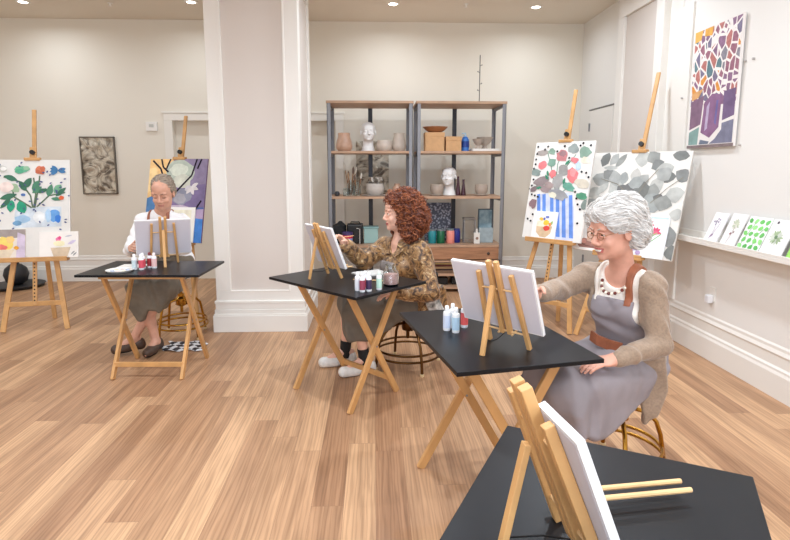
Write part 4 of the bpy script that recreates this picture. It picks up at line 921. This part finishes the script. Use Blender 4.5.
def torso(B, J, R, off=0, k=.05, fem=True, pel=True, arms=(), ro=0, hem=None):
    hip, chest, neck = V(*J['hip']), V(*J['chest']), V(*J['neck'])
    if pel: B.ell(hip, (.17+off,.13+off,.125+off), R, k)
    m = hip*.5+chest*.5; B.ell(m, (.142+off,.115+off,.17+off), R, k); B.ell(chest, (.155+off,.118+off,.155+off), R, k)
    if fem:
        for q in (-1,1): B.ell(chest+R@V(q*.07,.075,-.02), (.065+off,.055+off,.065+off), R, .04)
    B.cone(V(*J['sl'])*.92+V(*J['sr'])*.08, V(*J['sr'])*.92+V(*J['sl'])*.08, .052+off, .052+off, k)
    B.cone(V(*J['sl']), neck, .048+off, .045+off, .04); B.cone(V(*J['sr']), neck, .048+off, .045+off, .04)
    for s in arms: arm(B, J, s, ro)
def arm(B, J, s, ro=0, cuff=1.0):
    a, e, w = V(*J['s'+s]), V(*J['e'+s]), V(*J['w'+s])
    B.cone(a, e, .052+ro, .040+ro, .03); w2 = e+(w-e)*cuff; B.cone(e, w2, .040+ro, .029+ro*1.1, .02)
def limbs(B, J):
    for s in 'lr':
        k, a, t = V(*J['k'+s]), V(*J['a'+s]), V(*J['t'+s]); h = V(*J['h'+s])
        B.cone(h, k, .082, .056, .04); B.cone(k, a, .052, .034, .02); B.ell(k*.66+a*.34+V(0,.0,0), (.05,.05,.10), basis((k-a)@np.eye(3) if 0 else (0,1,0)), .03)
        B.cone(a, t, .034, .024, .02); B.cone(a+V(0,0,-.02), a-(t-a)*.25+V(0,0,-.03), .03, .026, .02)
def cut_region(R, o, fn):
    """region test in torso axes: fn(x right, y forward, z up) -> signed value, positive = outside"""
    def post(D, X, Y, Z):
        x = (X-o[0])*R[0,0]+(Y-o[1])*R[1,0]+(Z-o[2])*R[2,0]; y = (X-o[0])*R[0,1]+(Y-o[1])*R[1,1]+(Z-o[2])*R[2,1]; z = (X-o[0])*R[0,2]+(Y-o[1])*R[1,2]+(Z-o[2])*R[2,2]
        return np.maximum(D, fn(x, y, z))
    return post
def face_mats(P, Q, c, R, s, lipz=-.068, teeth=False, lipw=.026):
    C = P[Q].mean(1); L = (C-V(*c))@R/s
    fm = np.zeros(len(Q), int)
    lip = (np.abs(L[:,0]) < lipw) & (L[:,1] > .083) & (np.abs(L[:,2]-lipz) < .0085)
    fm[lip] = 1
    if teeth:
        th = (np.abs(L[:,0]) < .019) & (L[:,1] > .08) & (np.abs(L[:,2]-lipz+.001) < .0034); fm[th] = 2
    return fm
def eyes(t, c, R, s, o, skin, look=0, closed=False):
    for q in (-1,1):
        m = MB(); p = V(*c)+R@(V(q*.031,.0745,-.001)*s); r = .0125*s
        if closed: continue
        m.ball(tuple(p-o), r, 12); fw = R[:,1]; 
        pi = p+nrm(fw+R[:,0]*look)*r*.62; m.ball(tuple(pi-o), r*.55, 10, 1)
        m.build('eye', [EYEW, IRIS], t, smooth=True)
        m = MB()
        for dz, k_ in ((.0065,1.),(-.0085,.8)):
            m.tube([V(*c)+R@(V(q*a,b,dz+z)*s)-o for a,b,z in ((.016,.083,-.003*k_),(.024,.0885,.002*k_),(.031,.0895,.003*k_),(.039,.086,.001*k_),(.046,.079,-.004*k_))], [.002,.0036*k_+.001,.004*k_+.001,.0036*k_+.001,.002], n=6)
        m.build('eyelid', skin, t, smooth=True)
def brows(t, c, R, s, o, m_):
    for q in (-1,1):
        pts = [V(*c)+R@(V(q*a,b,z)*s)-o for a,b,z in ((.014,.0905,.020),(.028,.089,.025),(.044,.078,.020))]
        MB().tube(pts, [.0028,.0034,.0016], n=6).build('eyebrow', m_, t, smooth=True)
def strands(P, Q, o, n, L, r, c, grav, curl, freq, seed, mats, t, keep=None, name='hair_strands', lift=0.0, flow=None):
    """many thin curved locks that follow the hair body, one mesh"""
    from mathutils.kdtree import KDTree
    rr = np.random.default_rng(seed); m = MB(); C = P[Q].mean(1)
    nn = np.cross(P[Q[:,1]]-P[Q[:,0]], P[Q[:,2]]-P[Q[:,0]]); nn /= (np.linalg.norm(nn,axis=1)[:,None]+1e-9)
    nn *= np.sign(((C-c)*nn).sum(1).mean())
    kd = KDTree(len(C)//2+1)
    for i in range(0, len(C), 2): kd.insert(C[i], i)
    kd.balance()
    idx = np.arange(len(Q)) if keep is None else np.nonzero(keep(C))[0]
    for i in rr.choice(idx, n):
        p = C[i].copy(); l = L*rr.uniform(.6,1.3); ph = rr.uniform(0,6.28); fq = freq*rr.uniform(.7,1.3); cu = curl*rr.uniform(.5,1.3); pts = []; N_ = 10 if curl > .004 else 7
        for k in range(N_):
            u = k/(N_-1); j = kd.find(p)[1]; nv = nn[j]
            if k: p = p-nv*((p-C[j])@nv)*.9
            g = V(*grav) if flow is None else flow(p); g = g-nv*(g@nv); g = g/(np.linalg.norm(g)+1e-6); b = np.cross(nv, g); w = ph+u*fq
            pts.append(p+(b*math.sin(w)+nv*(math.cos(w)+.6))*cu*(.4+.6*u)+nv*(lift+r*.2)-o)
            p = p+g*l/(N_-1)
        m.tube(pts, [r*(1-.75*abs(2*k/(N_-1)-.8)**2) if k else r*.5 for k in range(N_)], n=5, m=int(rr.integers(len(mats))))
    return m.build(name, mats, t, smooth=True)
def strap(name, J, R, off, x0, w, ztop, zbot, m, t, o, fem=True, ymin=-.03):
    B = SDF(); torso(B, J, R, off, pel=False, fem=fem); ch = V(*J['chest'])
    P_, Q_ = B.mesh(.004, post=cut_region(R, ch, lambda x,y,z: np.maximum(np.maximum(np.abs(x-x0)-w/2, ymin-y), np.maximum(z-ztop, zbot-z))))
    return np_obj(name, P_, Q_, m, t, origin=o)
def shoe(t, a, toe, m, sole, o, w=.040, h=.075, name='shoe'):
    a = V(*a); toe = V(*toe); d = toe-a; d[2] = 0; d = nrm(d); heel = V(a[0],a[1],toe[2])-d*.055; B = SDF()
    mid = heel*.45+toe*.55
    B.cone(heel+V(0,0,.012), heel+V(0,0,h*.55), w*.85, w*.8, .02); B.cone(heel+V(0,0,.012), toe+V(0,0,.008)-d*.015, w*.85, w*.95, .02); B.cone(mid, toe-d*.02, w, w*.85, .02); B.cone(heel+V(0,0,h*.5)+d*.03, mid+V(0,0,.02)+d*.02, w*.75, w*.6, .03)
    zf = toe[2]-.03
    P_, Q_ = B.mesh(.005, post=lambda D,X,Y,Z: np.maximum(D, zf-Z)); C = P_[Q_].mean(1)
    return np_obj(name, P_, Q_, [m, sole], t, (C[:,2] < zf+.018).astype(int), o)
def person(name, loc, label):
    t = thing(name, loc, 0, label, 'person'); return t, V(*loc)

# ---------------------------------------------------------------- white-haired woman (right)
W1 = dict(hip=(1.29,2.60,.62),chest=(1.235,2.545,.90),neck=(1.19,2.505,1.055),sl=(1.272,2.385,1.005),sr=(1.085,2.675,1.00),
 el=(1.29,2.315,.755),wl=(1.055,2.245,.715),er=(.925,2.60,.955),wr=(.765,2.44,.965),
 hl=(1.26,2.51,.58),hr=(1.22,2.66,.58),kl=(.84,2.26,.57),kr=(.84,2.48,.57),al=(.83,2.30,.13),ar=(.86,2.52,.13),tl=(.68,2.22,.05),tr=(.71,2.44,.05))
t, o = person('person', (1.29,2.60,0), 'seated person with short white hair, glasses, beige cardigan and grey apron, smiling at a canvas')
f1 = (-.82,-.57,0); R = basis(f1, (.12,.08,1)); s = 1.12
hc = V(1.105,2.435,1.27); RH = basis((-.95,-.27,-.20))
B = SDF(); torso(B, W1, R, -.004); arm(B, W1, 'l'); arm(B, W1, 'r'); limbs(B, W1)
B.cone(W1['neck'], hc+RH@V(0,-.02,-.06), .056, .053, .03)
head_prims(B, hc, RH, s, smile=1)
hand(B, W1['wl'], (-.95,-.15,-.12), (-.1,.1,-1), -1, .35, 1.0); hand(B, W1['wr'], (-.8,-.55,.2), (.3,-.6,-.6), 1, .9, 1.0)
P_, Q_ = B.mesh(.0045, smooth=1); np_obj('body', P_, Q_, [SKIN1, LIP, TEETH], t, face_mats(P_, Q_, hc, RH, s, -.066, True, .030), o)
eyes(t, hc, RH, s, o, SKIN1); brows(t, hc, RH, s, o, mat('grey_brow', (190,176,164), .8))
# blouse, cardigan, apron
OFFW = mat('blouse_cream', (236,228,218), .8, bump=.15, scale=60); KNIT = mat('cardigan_knit', (150,128,108), .9, var=.10, scale=90, bump=.3, sheen=.3)
APG = mat('apron_grey', (146,138,142), .75, var=.05, scale=12, bump=.1); LEA = mat('tan_leather', (150,88,60), .5, var=.12, scale=30)
nk = V(*W1['neck'])
B = SDF(); torso(B, W1, R, .004, pel=False); B.ell(nk+R@V(0,.045,.015), (.070,.075,.085), R, .01, True)
P_, Q_ = B.mesh(.005, fold=.002, ffreq=45); np_obj('blouse', P_, Q_, OFFW, t, origin=o)
B = SDF(); torso(B, W1, R, .012, fem=True); arm(B, W1, 'l', .012, .93); arm(B, W1, 'r', .012, .95); B.ell(nk+R@V(0,.03,.03), (.082,.085,.085), R, .01, True)
ch = V(*W1['chest'])
P_, Q_ = B.mesh(.005, fold=.0045, ffreq=42, fdir=(.5,.2,1.), post=cut_region(R, ch, lambda x,y,z: np.minimum(np.minimum(y-.0, (.105+.10*np.clip(-z-.02,0,.5)+np.where(x<0,.022,0))-np.abs(x)), .5)), seed=1)
np_obj('cardigan', P_, Q_, KNIT, t, origin=o)
B = SDF(); B.poly((1.245,2.43,0), (1,-.15,0), (0,0,1), [(-.03,.70),(.10,.76),(.125,.62),(.14,.50),(.10,.37),(.06,.33),(.03,.48),(-.03,.60)], .010, .010, .01)
P_, Q_ = B.mesh(.005, fold=.006, ffreq=46, fdir=(1,.3,.15)); c_ = np_obj('cardigan_tail', P_, Q_, KNIT, t, origin=o)
B = SDF(); torso(B, W1, R, .014, pel=False); wa = ch+R@V(0,0,-.08)
P_, Q_ = B.mesh(.005, fold=.006, ffreq=34, post=cut_region(R, ch, lambda x,y,z: np.maximum(np.maximum(-y+.02, z-.035), np.abs(x)-(.105+.20*np.clip(-z-.02,0,.35)))), seed=4); np_obj('apron_bib', P_, Q_, APG, t, origin=o)
B = SDF(); kl, kr, hl, hr = (V(*W1[q]) for q in ('kl','kr','hl','hr'))
B.cone(hl, kl+V(.03,0,0), .125, .085, .05); B.cone(hr, kr, .125, .085, .05); B.ell(V(*W1['hip']), (.185,.15,.14), R, .05); B.cone(kl, kr, .085, .085, .05)
U = nrm(kl-hl); B.poly((hl*.5+hr*.5)*V(1,1,0), (U[0],U[1],0), (0,0,1), [(-.12,.55),(.46,.60),(.53,.50),(.50,.40),(.36,.37),(.22,.42),(-.05,.50)], .165, .03, .06)
P_, Q_ = B.mesh(.006, fold=.010, ffreq=24, fdir=(.8,-.6,.3), seed=2); np_obj('apron_skirt', P_, Q_, APG, t, origin=o)
def surf_path(pts, w, th, name, m, t, o, n=None):       # a flat strap through points
    mb = MB(); pts = [V(*p) for p in pts]
    for a, b in zip(pts, pts[1:]):
        d = nrm(b-a); mb.bar(a-d*.003-o, b+d*.003-o, w, th, side=tuple(np.cross(d, V(*n)) if n is not None else (1,0,0)))
    return mb.build(name, m, t)
L_ = lambda x,y,z: ch+R@V(x,y,z)
strap('apron_strap', W1, R, .019, -.082, .030, .22, .015, LEA, t, o); strap('apron_strap', W1, R, .017, .084, .016, .22, .015, OFFW, t, o)['label'] = 'cream cord strap'
surf_path([L_(.10,.125,-.175),L_(.05,.150,-.18),L_(-.01,.156,-.185),L_(-.07,.142,-.19)], .05, .010, 'belt_patch', LEA, t, o, R[:,1])
# bead necklace
m = MB(); k = 30
for i in range(k):
    a = PI*2*i/k; x = .070*math.sin(a); q = (1-math.cos(a))/2
    p = nk+R@V(x, -.035+.145*q, .045-.135*q); m.ball(tuple(p-o), .0085, 8, i % 2)
m.build('bead_necklace', [mat('bead_cream', (238,226,206), .3), mat('bead_brown', (110,48,42), .3)], t, smooth=True)
# glasses
m = MB(); gm = mat('glasses_wire', (150,110,70), .3, metal=.7); G_ = lambda x,y,z: hc+RH@(V(x,y,z)*s)-o
for q in (-1,1):
    m.tube([G_(q*.031+.020*math.cos(a*PI/8),.098-.004*abs(math.cos(a*PI/8)),-.004+.015*math.sin(a*PI/8)) for a in range(16)], .0014, n=6, closed=True)
    m.tube([G_(q*.051,.094,.0),G_(q*.072,.05,.004),G_(q*.083,.0,.0),G_(q*.082,-.02,-.015)], .0014, n=6)
m.tube([G_(-.011,.098,-.002),G_(0,.101,.001),G_(.011,.098,-.002)], .0014, n=6)
m.build('glasses', gm, t, smooth=True)
# white hair: rounded body plus locks
HW = [mat('hair_white', (216,212,208), .6), mat('hair_silver', (190,184,178), .6), mat('hair_pale', (230,227,223), .6)]
B = SDF(); hw = lambda x,y,z: hc+RH@(V(x,y,z)*s)
B.ell(hw(0,-.035,.058), (.094*s,.104*s,.084*s), RH, .03); B.ell(hw(0,.035,.080), (.078*s,.062*s,.044*s), RH, .03); B.ell(hw(0,-.075,-.005), (.088*s,.066*s,.088*s), RH, .03)
for q in (-1,1): B.ell(hw(q*.068,.012,.050), (.036*s,.070*s,.044*s), RH, .02); B.ell(hw(q*.066,-.060,-.01), (.034*s,.040*s,.07*s), RH, .02)
B.ell(hw(0,.118,-.030), (.078*s,.060*s,.080*s), RH, .012, True)
P_, Q_ = B.mesh(.005, fold=.006, ffreq=75, fdir=(.8,.6,-.4)); h_ = np_obj('hair', P_, Q_, HW[0], t, origin=o)
def keep(C): L = (C-hc)@RH/s; return ~((L[:,1] > .07) & (L[:,2] < .055)) & (L[:,2] > -.07)
def flow(p):
    L = (p-hc)@RH/s; return RH@V(L[0]*5-.35, -.75, -.55+.6*math.sin(L[1]*30))
strands(P_, Q_, o, 1700, .070, .0026, hc, (0,0,-1), .0075, 3.6, 3, HW, t, keep, flow=flow)
for q in ('l','r'): shoe(t, W1['a'+q], W1['t'+q], BLACK, BLACK, o)

# ---------------------------------------------------------------- red-haired woman (middle)
W2 = dict(hip=(.28,4.10,.56),chest=(.225,4.035,.83),neck=(.195,4.02,.995),sl=(.335,3.885,.945),sr=(.085,4.165,.945),
 el=(.405,3.80,.66),wl=(.165,3.80,.66),er=(-.085,4.05,.845),wr=(-.205,3.935,.985),
 hl=(.25,4.00,.52),hr=(.22,4.16,.52),kl=(-.13,3.92,.52),kr=(-.20,4.12,.52),al=(-.08,3.93,.115),ar=(-.235,4.13,.115),tl=(-.25,3.87,.035),tr=(-.42,4.08,.035))
t, o = person('person', (.28,4.10,0), 'seated person with curly red hair, brown leaf-print blouse and grey apron, painting')
R = basis((-.86,-.5,0), (.08,.05,1)); s = 1.10
hc = V(.183,3.995,1.222); RH = basis((-.97,-.22,-.05))
B = SDF(); torso(B, W2, R, -.004); arm(B, W2, 'l'); arm(B, W2, 'r'); limbs(B, W2); B.cone(W2['neck'], hc+RH@V(0,-.02,-.06), .053, .050, .03); head_prims(B, hc, RH, s)
hand(B, W2['wl'], (-.98,-.1,-.1), (0,0,-1), -1, .45, 1.0); hp = hand(B, W2['wr'], (-.55,-.2,.8), (-.6,-.6,-.35), 1, 1.1, 1.0)
P_, Q_ = B.mesh(.0045); np_obj('body', P_, Q_, [SKIN2, LIP], t, face_mats(P_, Q_, hc, RH, s), o)
eyes(t, hc, RH, s, o, SKIN2); brows(t, hc, RH, s, o, mat('red_brow', (150,90,60), .8))
lp = bpy.data.materials.new('leaf_print'); lp.use_nodes = True; nt = lp.node_tree; N = nt.nodes; L = nt.links; bs = N['Principled BSDF']
tc = N.new('ShaderNodeTexCoord'); nz = N.new('ShaderNodeTexNoise'); nz.inputs['Scale'].default_value = 16; nz.inputs['Detail'].default_value = 3; nz.inputs['Distortion'].default_value = 2.2
L.new(tc.outputs['Object'], nz.inputs[0]); r = N.new('ShaderNodeValToRGB'); e = r.color_ramp.elements; e[0].position = .38; e[0].color = (*lin((66,44,26)),1); e[1].position = .66; e[1].color = (*lin((206,176,130)),1)
for p_,c_ in ((.46,(122,86,50)),(.54,(160,122,76)),(.60,(128,92,56))): x = e.new(p_); x.color = (*lin(c_),1)
L.new(nz.outputs['Fac'], r.inputs[0]); L.new(r.outputs[0], bs.inputs['Base Color']); bs.inputs['Roughness'].default_value = .38; bs.inputs['Sheen Weight'].default_value = .2
ch = V(*W2['chest']); nk = V(*W2['neck']); L_ = lambda x,y,z: ch+R@V(x,y,z)
B = SDF(); torso(B, W2, R, .014); arm(B, W2, 'l', .026, .9); arm(B, W2, 'r', .026, .93); B.ell(nk+R@V(0,.055,.005), (.042,.07,.085), R, .01, True); B.ell(nk+R@V(0,.0,.055), (.062,.062,.05), R, .01, True)
B.poly((.33,4.03,0), (-.8,-.5,0), (0,0,1), [(-.14,.44),(-.02,.40),(.06,.5),(.05,.62),(-.1,.66)], .17, .02, .05)
P_, Q_ = B.mesh(.005, fold=.007, ffreq=36, fdir=(.7,.4,.8), seed=3); np_obj('blouse', P_, Q_, lp, t, origin=o)
m = MB()
for q in (-1,1):      # collar flaps
    a, b, c, d = L_(q*.020,.118,.085), L_(q*.075,.055,.165), L_(q*.115,.075,.125), L_(q*.075,.132,.07)
    n_ = R[:,1]*.006; vs = [p-o for p in (a,b,c,d)]+[p-o+n_ for p in (a,b,c,d)]
    m.add(vs, [(0,1,2,3),(7,6,5,4),(0,4,5,1),(1,5,6,2),(2,6,7,3),(3,7,4,0)])
m.build('collar', lp, t)
AP2 = mat('apron_taupe', (140,132,128), .75, var=.06, scale=12, bump=.1)
B = SDF(); torso(B, W2, R, .032, pel=False)
P_, Q_ = B.mesh(.005, fold=.004, ffreq=30, post=cut_region(R, ch, lambda x,y,z: np.maximum(np.maximum(-y+.02, z-.03), np.abs(x)-(.085+.2*np.clip(-z,0,.3)))), seed=5); np_obj('apron_bib', P_, Q_, AP2, t, origin=o)
B = SDF(); kl, kr, hl, hr = (V(*W2[q]) for q in ('kl','kr','hl','hr'))
B.cone(hl, kl, .115, .082, .05); B.cone(hr, kr, .115, .082, .05); B.ell(V(*W2['hip'])-V(.03,.02,.02), (.18,.14,.12), R, .05); B.cone(kl, kr, .082, .082, .05)
U = nrm((kl+kr)-(hl+hr)); B.poly((hl*.5+hr*.5)*V(1,1,0), (U[0],U[1],0), (0,0,1), [(.05,.5),(.40,.56),(.46,.48),(.45,.30),(.30,.29),(.12,.40)], .13, .03, .06)
P_, Q_ = B.mesh(.006, fold=.006, ffreq=28, fdir=(.8,-.5,.2), seed=6); np_obj('apron_skirt', P_, Q_, mat('apron_olive', (110,100,88), .8, var=.08, scale=14, bump=.1), t, origin=o)
sk = mat('sock_black', (28,28,30), .8); snk = mat('sneaker_white', (226,222,216), .6, var=.06, scale=40)
for q in ('l','r'):
    a = V(*W2['a'+q]); k_ = V(*W2['k'+q]); d = nrm(k_-a)
    MB().tube([a-V(0,0,.05)-o, a-o, a+d*.05-o, a+d*.09-o], [.042,.042,.043,.044], n=16).build('sock', sk, t, smooth=True)
    shoe(t, W2['a'+q], W2['t'+q], snk, WHITE, o, name='sneaker')
HR_ = [mat('hair_red', (132,70,42), .5), mat('hair_auburn', (98,48,30), .5), mat('hair_copper', (160,94,58), .5)]
B = SDF(); hw = lambda x,y,z: hc+RH@(V(x,y,z)*s)
B.ell(hw(0,-.045,.060), (.118*s,.118*s,.096*s), RH, .03); B.ell(hw(0,-.100,-.045), (.140*s,.092*s,.115*s), RH, .03); B.ell(hw(0,.006,.096), (.086*s,.056*s,.042*s), RH, .03)
for q in (-1,1): B.ell(hw(q*.082,-.035,-.015), (.042*s,.070*s,.105*s), RH, .02); B.ell(hw(q*.092,-.045,-.11), (.046*s,.065*s,.065*s), RH, .02)
B.ell(hw(0,.105,-.02), (.074*s,.072*s,.100*s), RH, .012, True)
P_, Q_ = B.mesh(.005, fold=.012, ffreq=85, fdir=(.6,.8,.7)); np_obj('hair', P_, Q_, HR_[1], t, origin=o)
keep = lambda C: ~((((C-hc)@RH/s)[:,1] > .045) & (((C-hc)@RH/s)[:,2] < .075))
flow = lambda p: RH@V(((p-hc)@RH)[0]*5, -.35, -.9)
strands(P_, Q_, o, 1400, .075, .0038, hc, (0,0,-1), .019, 10, 5, HR_, t, keep, flow=flow)
tb = thing('paint_brush', tuple(hp), 0, 'thin paint brush held in the raised hand of the red-haired woman', 'brush')
MB().tube([(.115,.03,.012),(0,0,0),(-.06,-.03,-.012)], [.0025,.004,.0035], n=8).build('handle', PALE, tb, smooth=True); MB().tube([(-.06,-.03,-.012),(-.072,-.036,-.0145),(-.092,-.046,-.0185)], [.0045,.005,.001], n=8).build('bristles', BLACK, tb, smooth=True)
t = thing('patterned_scarf', (.37,3.90,0), 0, 'black and white patterned scarf hanging at the hip of the red-haired woman', 'scarf')
B = SDF(); B.poly((0,0,0), (.8,-.3,0), (0,0,1), [(-.05,.68),(.0,.70),(.06,.58),(.10,.50),(.03,.49),(-.03,.58)], .01, .014, .01); P_, Q_ = B.mesh(.005, fold=.007, ffreq=50, fdir=(1,0,.4))
bw = mat('black_white_scarf', (24,24,26), .8, rgb2=(228,222,214), scale=16); np_obj('scarf_cloth', P_+V(.045,-.09,-.02), Q_, bw, t)

# ---------------------------------------------------------------- man (left)
M1 = dict(hip=(-1.83,4.93,.72),chest=(-1.865,4.83,.99),neck=(-1.855,4.79,1.15),sl=(-1.715,4.85,1.075),sr=(-2.020,4.78,1.08),
 el=(-1.650,4.70,.86),wl=(-1.71,4.48,.885),er=(-2.085,4.66,.86),wr=(-1.99,4.46,.90),
 hl=(-1.76,4.88,.68),hr=(-1.90,4.88,.68),kl=(-1.78,4.50,.56),kr=(-1.93,4.50,.55),al=(-2.035,4.48,.125),ar=(-1.86,4.50,.095),tl=(-2.165,4.40,.05),tr=(-1.875,4.345,.035))
t, o = person('person', (-1.80,4.93,0), 'seated person with short grey hair, white long-sleeved shirt and olive apron, looking down')
R = basis((-.03,-1,0), (0,-.2,1)); s = 1.16
hc = V(-1.805,4.70,1.345); RH = basis((.06,-.92,-.36))
B = SDF(); torso(B, M1, R, 0, fem=False); arm(B, M1, 'l'); arm(B, M1, 'r'); limbs(B, M1); B.cone(M1['neck'], hc+RH@V(0,-.02,-.06), .066, .062, .03); head_prims(B, hc, RH, s)
B.ell(hc+RH@(V(0,.03,-.075)*s), (.056*s,.046*s,.038*s), RH, .02)
for q in (-1,1): B.ell(hc+RH@(V(q*.031,.0755,.003)*s), (.0165*s,.0125*s,.0125*s), RH, .003)
hand(B, M1['wl'], (-.35,-.9,.2), (-.8,.2,-.3), -1, .8, 1.0); hand(B, M1['wr'], (.35,-.9,.2), (.8,.2,-.3), 1, .8, 1.0)
P_, Q_ = B.mesh(.0045); np_obj('body', P_, Q_, [SKIN3, LIPM], t, face_mats(P_, Q_, hc, RH, s, lipw=.022), o)
for q in (-1,1):
    pts = [hc+RH@(V(q*a,b,z)*s)-o for a,b,z in ((.018,.088,-.007),(.031,.0905,-.0095),(.044,.082,-.007))]
    MB().tube(pts, [.0012,.0018,.0010], n=6).build('eyelash', IRIS, t)
brows(t, hc, RH, s, o, mat('dark_brow', (120,100,84), .8))
ch = V(*M1['chest']); nk = V(*M1['neck']); L_ = lambda x,y,z: ch+R@V(x,y,z)
SH = mat('shirt_white', (240,238,238), .8, bump=.1, scale=40)
B = SDF(); torso(B, M1, R, .014, fem=False); arm(B, M1, 'l', .016, .97); arm(B, M1, 'r', .016, .97); B.ell(nk+R@V(0,.0,.058), (.066,.070,.060), R, .01, True)
P_, Q_ = B.mesh(.005, fold=.006, ffreq=34, fdir=(.6,.3,1), seed=8); np_obj('shirt', P_, Q_, SH, t, origin=o)
AP3 = mat('apron_olive_grey', (116,106,92), .8, var=.12, scale=12, bump=.1)
B = SDF(); torso(B, M1, R, .024, pel=False, fem=False)
P_, Q_ = B.mesh(.005, fold=.003, ffreq=30, post=cut_region(R, ch, lambda x,y,z: np.maximum(np.maximum(-y+.02, z-.00), np.abs(x)-(.11+.2*np.clip(-z,0,.3)))), seed=9); np_obj('apron_bib', P_, Q_, AP3, t, origin=o)
for q in (-1,1): strap('apron_strap', M1, R, .024, q*.078, .020, .20, -.02, LEA, t, o, False)
B = SDF(); kl, kr, hl, hr = (V(*M1[q]) for q in ('kl','kr','hl','hr'))
B.cone(hl, kl, .12, .088, .05); B.cone(hr, kr, .12, .088, .05); B.ell(V(*M1['hip'])-V(0,0,.01), (.175,.16,.13), R, .05); B.cone(kl+V(.06,0,0), kr-V(.04,0,0), .085, .085, .05)
B.poly((-1.86,4.47,0), (1,0,0), (0,0,1), [(-.15,.58),(.15,.62),(.13,.48),(.08,.40),(-.02,.42),(-.08,.32),(-.14,.42)], .06, .03, .05)
B.poly((-1.86,4.60,0), (1,0,0), (0,0,1), [(-.14,.60),(.16,.64),(.15,.50),(.05,.44),(-.12,.46)], .10, .03, .05)
P_, Q_ = B.mesh(.006, fold=.008, ffreq=30, fdir=(1.2,.2,.3), seed=10); np_obj('apron_skirt', P_, Q_, AP3, t, origin=o)
for q in ('l','r'): shoe(t, M1['a'+q], M1['t'+q], mat('loafer_brown', (78,58,46), .5), mat('loafer_sole', (40,32,28), .6), o, name='loafer')
HG = [mat('hair_grey', (146,130,114), .6), mat('hair_darkgrey', (116,100,86), .6), mat('hair_ash', (172,160,146), .6)]
B = SDF(); hw = lambda x,y,z: hc+RH@(V(x,y,z)*s)
B.ell(hw(0,-.030,.042), (.080*s,.094*s,.082*s), RH, .02); B.ell(hw(0,-.06,-.01), (.082*s,.062*s,.07*s), RH, .02)
for q in (-1,1): B.ell(hw(q*.068,-.008,.025), (.012*s,.030*s,.030*s), RH, .01)
B.ell(hw(0,.112,.02), (.080*s,.085*s,.118*s), RH, .012, True)
P_, Q_ = B.mesh(.0045, fold=.003, ffreq=90, fdir=(1,.3,0)); np_obj('hair', P_, Q_, HG[0], t, origin=o)
keep = lambda C: ~((((C-hc)@RH/s)[:,1] > .040) & (((C-hc)@RH/s)[:,2] < .085))
strands(P_, Q_, o, 700, .04, .0022, hc, (0,0,-1), .002, 2, 7, HG, t, keep, flow=lambda p: RH@V(((p-hc)@RH)[0]*4-.3, -.8, -.35))

BK = lambda fx, fy: math.atan2(-fy,-fx)-PI/2
stool(1.23,2.57,BK(-.82,-.57),.505,BRASS,'brass-legged black swivel stool under the white-haired woman',True,.25,la=math.radians(-12))
stool(.26,4.12,BK(-.86,-.5),.44,BRONZE,'bronze-legged black swivel stool under the red-haired woman',True,.27,la=math.radians(-70))
stool(-1.80,4.98,.2,.60,BRASS,'brass-legged black swivel stool under the man',False,.24,la=.9)
# ================================================================== LIGHT AND CAMERA
def area(x, y, z, sx, sy, power, col, rot=(0,0,0), shape='RECTANGLE', spread=PI):
    l = bpy.data.lights.new('room_light', 'AREA'); l.shape = shape; l.size = sx
    if shape == 'RECTANGLE': l.size_y = sy
    l.energy = power; l.color = col; l.spread = spread
    o = bpy.data.objects.new('room_light', l); COL.objects.link(o); o.location = (x,y,z); o.rotation_euler = rot; return o
WARM = (.81,.90,1); DAY = (.67,.82,1)
for x,y,e in ((-4.086,6.80,8),(-2.126,6.73,8),(.235,6.71,9),(1.96,6.77,8)): area(x,y,CZ-.012,.1,0,e,WARM,shape='DISK',spread=2.9)
for x in (-4.5,-2.6,-.3,1.7):
    for y in (-1.6,.6,2.8): area(x,y,CZ-.012,.16,0,{-4.5:9,-2.6:16,-.3:29,1.7:28}[x],WARM,shape='DISK',spread=2.8)
for x in (-4.9,-3.1,.35,1.8): area(x,4.9,CZ-.012,.16,0,15 if x<0 else 22,WARM,shape='DISK',spread=2.9)
for (a,b),e in zip(added_wins,(22,45,75)): area((a+b)/2,YF-.02,1.8,b-a,2.1,e,DAY,rot=(PI/2,0,0))  # soft lamps filling the added, unseen windows behind the camera
w = bpy.data.worlds.new('world'); SC.world = w; w.use_nodes = True
w.node_tree.nodes['Background'].inputs[0].default_value = (.85,.92,1,1); w.node_tree.nodes['Background'].inputs[1].default_value = .6
cam = bpy.data.cameras.new('camera'); co = bpy.data.objects.new('camera', cam); COL.objects.link(co)
f, cy, hy, vx = 540., 244., 168., 374.
tilt = math.atan((cy-hy)/f); yaw = math.atan((395-vx)/f*math.cos(tilt))
co.location = (0,0,1.55); co.rotation_euler = (PI/2-tilt,0,-yaw)
cam.sensor_width = 36; cam.lens = f*36/790; cam.shift_y = -(270-cy)/790; cam.clip_start = .02
SC.camera = co
SC.view_settings.view_transform = 'Standard'; SC.view_settings.look = 'None'; SC.view_settings.gamma = 1; SC.view_settings.use_curve_mapping = False
SC.view_settings.exposure = 0.22
SC.cycles.max_bounces = 8; SC.cycles.diffuse_bounces = 5; SC.cycles.use_denoising = True
